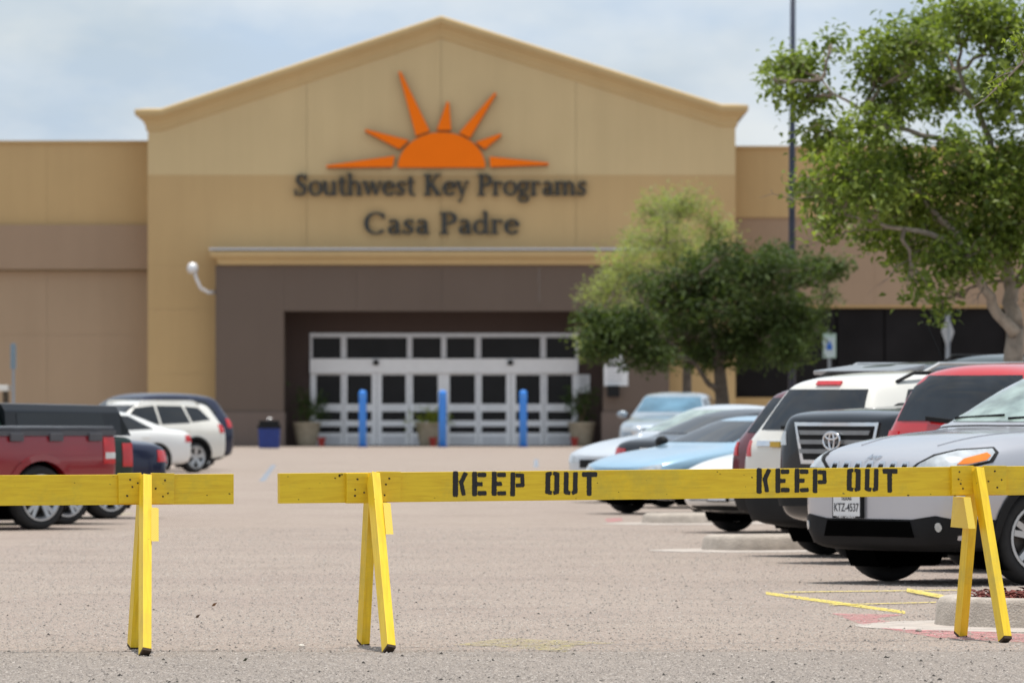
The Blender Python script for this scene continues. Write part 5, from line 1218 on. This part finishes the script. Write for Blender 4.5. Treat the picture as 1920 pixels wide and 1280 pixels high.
# ------------------------------------------------------------------ signs and pole
GALV = mat('galvanised', (.30, .33, .36), .5, .5, .1)
d = 160; loc = (gx(1485, d), d, 0)
t = thing('light_pole', 'tall dark blue-black light pole rising behind the right tree', 'pole', loc)
PB_ = mat('pole_blue_black', (.018, .026, .05), .45, var=.2)
part('pole', MB().tube([(loc[0], d, .5), (loc[0] + .0, d, 6), (loc[0] + .03, d, 11.5)], [.085, .075, .055], 12), PB_, t, smooth=True)
part('base', MB().lathe([(0, 0), (.3, 0), (.3, .5), (.12, .55), (0, .55)], loc, 20), CONC, t)
part('lamp_arm', MB().bar((loc[0] - .9, d, 11.4), (loc[0] + .9, d, 11.4), .06, .06), PB_, t)
for sg in (-1, 1): part('lamp_head', MB().box(loc[0] + sg * .9 - .3, loc[0] + sg * .9 + .3, d - .2, d + .2, 11.3, 11.48), PB_, t, bevel=.03)
# accessible parking sign
d = 137; p = at(1555, 648, d); t = thing('parking_sign', 'small white and green accessible parking sign on a post before the black windows', 'sign', (p.x, d, 0))
part('post', MB().box(p.x - .03, p.x + .03, d, d + .05, 0, p.z + .3), GALV, t)
w2, h2 = 12.5 / F * d, 23 / F * d
part('panel', MB().box(p.x - w2, p.x + w2, d - .02, d - .002, p.z - h2, p.z + h2), mat('pale_green_sign', (.45, .62, .55), .5), t, bevel=.004)
part('symbol_field', MB().box(p.x - w2 * .8, p.x + w2 * .8, d - .024, d - .021, p.z - h2 * .9, p.z + h2 * .72), mat('sign_white2', (.6, .72, .75), .5), t)
part('symbol', MB().box(p.x - w2 * .42, p.x + w2 * .42, d - .028, d - .025, p.z - h2 * .35, p.z + h2 * .12).box(p.x - w2 * .2, p.x + w2 * .2, d - .028, d - .025, p.z + h2 * .125, p.z + h2 * .35), mat('sign_blue', (.03, .16, .6), .5), t)
# grey back of a diamond sign
d = 150; p = at(1777, 622, d); t = thing('road_sign', 'grey back of a diamond shaped sign on a steel post', 'sign', (p.x, d, 0))
part('post', MB().box(p.x - .045, p.x + .045, d - .03, d + .03, 0, p.z + .42), GALV, t)
s2 = 33 / F * d; part('diamond_panel', MB().add([(p.x + a * s2 * .42, d - .035 + a * s2 * .9 + b, p.z + c_ * s2) for b in (-.004, .004) for a, c_ in ((0, -1), (1, 0), (0, 1), (-1, 0))], [(0, 1, 2, 3), (7, 6, 5, 4), (0, 4, 5, 1), (1, 5, 6, 2), (2, 6, 7, 3), (3, 7, 4, 0)]), mat('sign_back', (.36, .37, .38), .5, .4), t)
# edge-on sign left
d = 158; p = at(25, 668, d); t = thing('parking_sign', 'narrow blue-grey sign seen nearly edge-on at the far left', 'sign', (p.x, d, 0))
part('post', MB().box(p.x - .03, p.x + .03, d, d + .05, 0, p.z + .3), GALV, t)
part('panel', MB().bar((p.x - .045, d - .15, p.z), (p.x + .045, d + .12, p.z), .02, .55, (0, 0, 1)), mat('blue_grey_sign', (.16, .24, .30), .5), t)

# ------------------------------------------------------------------ trees
BARK = mat('grey_bark', (.30, .255, .21), .9, var=.35, vs=7, bump=.8, bs=25)
BARKD = mat('dark_bark', (.10, .08, .062), .9, var=.35, vs=7, bump=.8, bs=25)
TWIG = mat('twig_bark', (.24, .19, .15), .9, var=.3)
def curve(a, b, sag, n=6, wob=.06):
    a = Vector(a); b = Vector(b); l = (b - a).length; pts = []
    for i in range(n + 1):
        u = i / n; p = a.lerp(b, u); p.z += sag * math.sin(math.pi * u) * l
        if 0 < i < n: p += Vector((random.gauss(0, wob * l * .3), random.gauss(0, wob * l * .3), random.gauss(0, wob * l * .2)))
        pts.append(p)
    return pts
def tree(name, label, d, trunk, limbs, blobs, nl, L0, W0, lm, barkm, trunk_r, spread=1.0, twigs=3, droop=.3, dead=()):
    base = trunk[0]; t = thing(name, label, 'tree', (gx(base[0], d), d, 0))
    tp = [Vector((gx(x, d), d + dy, max(-.05, gz(y, d)))) for x, y, dy in trunk]; tp[0].z = 0
    part('trunk', MB().tube(tp, [trunk_r * (1.25 if i == 0 else 1) * (1 - .12 * i) for i in range(len(tp))], 12), barkm, t, smooth=True)
    cs = []
    for (px, py, rx, ry) in blobs:
        dd = d + random.uniform(-1, 1) * spread; cs.append((Vector((gx(px, dd), dd, gz(py, dd))), rx / F * d, ry / F * d))
    tw = MB(); lb = []
    for (pts, r) in limbs:
        P_ = [Vector((gx(x, d), d + dy, gz(y, d))) for x, y, dy in pts]; lb += P_
        Q = []
        for a, b in zip(P_, P_[1:]): Q += curve(a, b, 0, 4, .1)[:-1]
        Q.append(P_[-1]); n_ = len(Q)
        part('limb', MB().tube(Q, [r * (1 - .75 * i / (n_ - 1)) for i in range(n_)], 8), barkm, t, smooth=True)
        lb += Q[1:]
    lb.append(tp[-1])
    area = sum(rx * ry for _, rx, ry in cs); allC = []; allv = []
    for c_, rx, ry in cs:
        near = min(lb, key=lambda q: (q - c_).length); pts = curve(near, c_, -.05, 6, .15)
        tw.tube(pts, [.028, .024, .02, .017, .014, .01, .007], 5)
        m_ = max(20, int(nl * rx * ry / area)); ns = max(5, m_ // 11)
        v = rng.normal(0, 1, (ns, 3)); v /= np.linalg.norm(v, axis=1)[:, None]; rr = rng.random(ns) ** .45
        sp_ = v * rr[:, None] * np.array([rx, max(rx, .5) * .9, ry]) * rng.uniform(.8, 1.15, (ns, 1)) + np.array(c_)
        cv_ = rng.random() * .25
        for i in range(ns):
            if i % 4 == 0 or i < twigs:
                q0 = pts[random.choice((3, 4, 5, 6))]; tw.tube([q0, q0.lerp(Vector(sp_[i]), .5) + Vector((random.gauss(0, .03), random.gauss(0, .03), random.gauss(0, .03))), Vector(sp_[i])], [.012, .008, .004], 4, cap=False)
        C = sp_[rng.integers(0, ns, m_)] + rng.normal(0, L0 * .85, (m_, 3)); allC.append(C)
        sv_ = rng.random(ns) * .3; allv.append(np.full(m_, cv_) + rng.random(m_) * .25)
    for (x0, y0, x1, y1) in dead:
        a = Vector((gx(x0, d), d - .4, gz(y0, d))); b = Vector((gx(x1, d), d - .9, gz(y1, d))); q = curve(a, b, .03, 6, .1)
        tw.tube(q, [.012, .011, .009, .007, .006, .004, .002], 5)
        for k_ in (2, 3, 4, 5): e_ = q[k_] + Vector((random.uniform(-.25, .05), random.uniform(-.2, .2), random.uniform(-.2, .15))); tw.tube([q[k_], q[k_].lerp(e_, .5) + Vector((0, 0, .02)), e_], [.005, .004, .002], 4)
    part('twigs', tw, TWIG, t, fix=False, kind='stuff')
    leaves('crown', np.concatenate(allC), L0, W0, lm, t, droop, np.concatenate(allv))
    return t
LM1 = leafmat('bright_leaves', (.05, .088, .018), (.30, .36, .085), .45, .42)
LM2 = leafmat('dark_oak_leaves', (.022, .042, .012), (.10, .14, .04), .7, .3)
LM3 = leafmat('pale_feathery_leaves', (.17, .20, .07), (.37, .41, .18), .55, .45)
LM4 = leafmat('near_leaves', (.06, .10, .015), (.28, .34, .05), .4, .4)
tree('tree', 'large leafy tree with pale forked trunk at the right edge', 84,
     [(1900, 900, 0), (1898, 760, 0), (1902, 660, .1), (1906, 610, .1)],
     [([(1904, 625, 0), (1870, 590, -.1), (1830, 520, -.3), (1790, 440, -.4), (1700, 330, -.3)], .085), ([(1906, 612, .1), (1893, 520, .2), (1880, 400, .2), (1860, 260, .3), (1800, 130, .2)], .1),
      ([(1820, 500, -.3), (1740, 440, -.5), (1640, 420, -.6), (1560, 400, -.5)], .045), ([(1870, 330, .2), (1760, 260, -.1), (1640, 230, -.2), (1540, 150, -.1)], .045), ([(1900, 560, .2), (1950, 430, .4), (1980, 250, .5)], .08), ([(1780, 430, -.3), (1680, 300, .3), (1600, 250, .5)], .04)],
     [(1486, 122, 62, 38), (1562, 78, 24, 20), (1450, 150, 30, 16), (1510, 185, 52, 34), (1545, 255, 60, 42), (1600, 320, 100, 50), (1655, 120, 70, 50), (1705, 85, 70, 45), (1740, 50, 60, 45), (1820, 28, 80, 50), (1880, 60, 60, 70), (1770, 160, 100, 55), (1680, 190, 60, 40),
      (1880, 170, 60, 70), (1640, 240, 60, 34), (1720, 380, 110, 60), (1830, 340, 95, 70), (1860, 450, 75, 70), (1575, 375, 62, 34), (1700, 305, 85, 42), (1790, 490, 75, 45), (1705, 480, 44, 34), (1768, 560, 24, 30), (1555, 425, 42, 22), (1510, 355, 34, 28), (1905, 285, 40, 50), (1720, 530, 28, 24),
      (1900, 430, 40, 60), (1912, 350, 40, 60), (1990, 120, 90, 110), (2010, 340, 90, 100), (1970, 500, 70, 50), (1650, 430, 60, 36), (1800, 270, 50, 26), (1640, 360, 60, 40), (1760, 440, 80, 40)],
     27000, .108, .058, LM1, BARK, .155, spread=1.3, dead=[(1640, 400, 1470, 360), (1660, 430, 1500, 465), (1600, 390, 1420, 375), (1720, 470, 1640, 540), (1840, 540, 1815, 575), (1600, 300, 1520, 230)])
tree('tree', 'dark green spreading oak tree behind the parked cars', 137, [(1362, 890, 0), (1356, 770, 0), (1350, 700, .1), (1345, 670, .1)],
     [([(1352, 735, 0), (1325, 715, -.1), (1300, 680, -.2), (1230, 620, -.3)], .07), ([(1348, 680, 0), (1380, 620, .1), (1450, 560, .2), (1540, 515, .2)], .08), ([(1346, 672, 0), (1330, 590, .2), (1310, 520, .2)], .08), ([(1300, 680, -.2), (1220, 650, -.3), (1130, 640, -.3)], .05)],
     [(1330, 515, 95, 48), (1430, 512, 90, 46), (1510, 510, 50, 30), (1560, 505, 26, 20), (1275, 565, 78, 46), (1400, 585, 125, 55), (1175, 610, 66, 40), (1490, 595, 55, 48), (1150, 630, 62, 38), (1280, 635, 100, 46), (1400, 645, 80, 42), (1480, 655, 50, 34), (1125, 655, 40, 22), (1220, 670, 60, 24), (1330, 670, 60, 22), (1100, 590, 20, 20), (1588, 498, 12, 9), (1546, 556, 22, 14), (1086, 622, 10, 9), (1450, 474, 30, 14), (1360, 462, 30, 12), (1200, 530, 26, 14), (1530, 620, 18, 14)],
     27000, .12, .06, LM2, BARKD, .16, spread=1.6, droop=.2)
tree('tree', 'tall pale feathery tree behind the dark oak', 152, [(1290, 870, 0), (1288, 760, 0), (1288, 690, 0), (1285, 600, 0)],
     [([(1286, 620, 0), (1270, 520, 0), (1250, 420, .1)], .07), ([(1285, 600, 0), (1320, 500, .2), (1340, 420, .2)], .05), ([(1286, 630, 0), (1210, 560, -.2), (1140, 520, -.2)], .05)],
     [(1232, 395, 52, 38), (1285, 385, 62, 42), (1250, 455, 100, 50), (1345, 430, 44, 36), (1180, 500, 72, 42), (1130, 550, 44, 40), (1190, 600, 70, 50), (1120, 620, 36, 30), (1300, 480, 70, 40), (1100, 650, 24, 20)],
     10500, .12, .034, LM3, BARKD, .12, spread=1.4, droop=.1)
# neighbouring tree: only the tip of one limb reaches into the frame
d = 47; t = thing('tree', 'near tree whose thin leafy branch tip enters at the upper right edge', 'tree', (gx(2480, d), d, 0))
part('trunk', MB().tube([Vector((gx(2480, d), d, 0)), Vector((gx(2474, d), d + .05, .8)), Vector((gx(2476, d), d + .08, 1.6)), Vector((gx(2462, d), d + .05, 2.3)), Vector((gx(2450, d), d, 3.0)), Vector((gx(2455, d), d, 3.7))], [.15, .12, .11, .10, .08, .05], 12), BARK, t, smooth=True)
br = [Vector((gx(2460, d), d, 2.4)), at(2400, 300, d), at(2320, 190, d), at(2220, 110, d), at(2100, 70, d), at(1985, 85, d), at(1922, 112, d), at(1885, 150, d), at(1848, 185, d), at(1818, 206, d)]
part('limb', MB().tube(br, [.07, .06, .05, .04, .03, .018, .010, .007, .004, .002], 7), BARK, t, smooth=True)
tw = MB(); C = []
for (x0, y0, x1, y1) in ((1922, 112, 1900, 60), (1910, 125, 1868, 140), (1900, 135, 1850, 158), (1885, 150, 1862, 168), (1922, 112, 1905, 80), (1940, 100, 1930, 55), (1990, 80, 1960, 20), (2050, 75, 2020, 10), (1870, 165, 1855, 175)):
    a, b = at(x0, y0, d), at(x1, y1, d) + Vector((0, random.uniform(-.15, .15), 0)); tw.tube(curve(a, b, .05, 4), [.004, .0035, .003, .002, .0015], 4)
    for i in range(16): C.append(a.lerp(b, random.uniform(.3, 1.05)) + Vector((random.gauss(0, .018), random.gauss(0, .03), random.gauss(0, .018))))
for (x, y, n) in ((1908, 70, 22), (1912, 92, 18), (1890, 82, 8), (1935, 60, 30), (1970, 40, 60), (2050, 30, 160), (2150, 10, 300), (2300, -60, 500)):
    for i in range(n): C.append(at(x, y, d) + Vector((random.gauss(0, .03 if n < 50 else .25), random.gauss(0, .05 if n < 50 else .3), random.gauss(0, .03 if n < 50 else .2))))
for i in range(46):
    q = Vector((gx(2560, d) + random.gauss(0, .75), d + random.gauss(0, .8), 3.9 + random.gauss(0, .6)))
    if q.x < gx(2170, d): continue
    tw.tube(curve(Vector((gx(2455, d), d, 3.4)), q, .05, 4, .2), [.03, .02, .014, .009, .005], 5)
    for j in range(230): C.append(q + Vector((random.gauss(0, .16), random.gauss(0, .2), random.gauss(0, .13))))
part('twigs', tw, TWIG, t, fix=False, kind='stuff')
leaves('crown', np.array([tuple(c_) for c_ in C]), .05, .02, LM4, t)
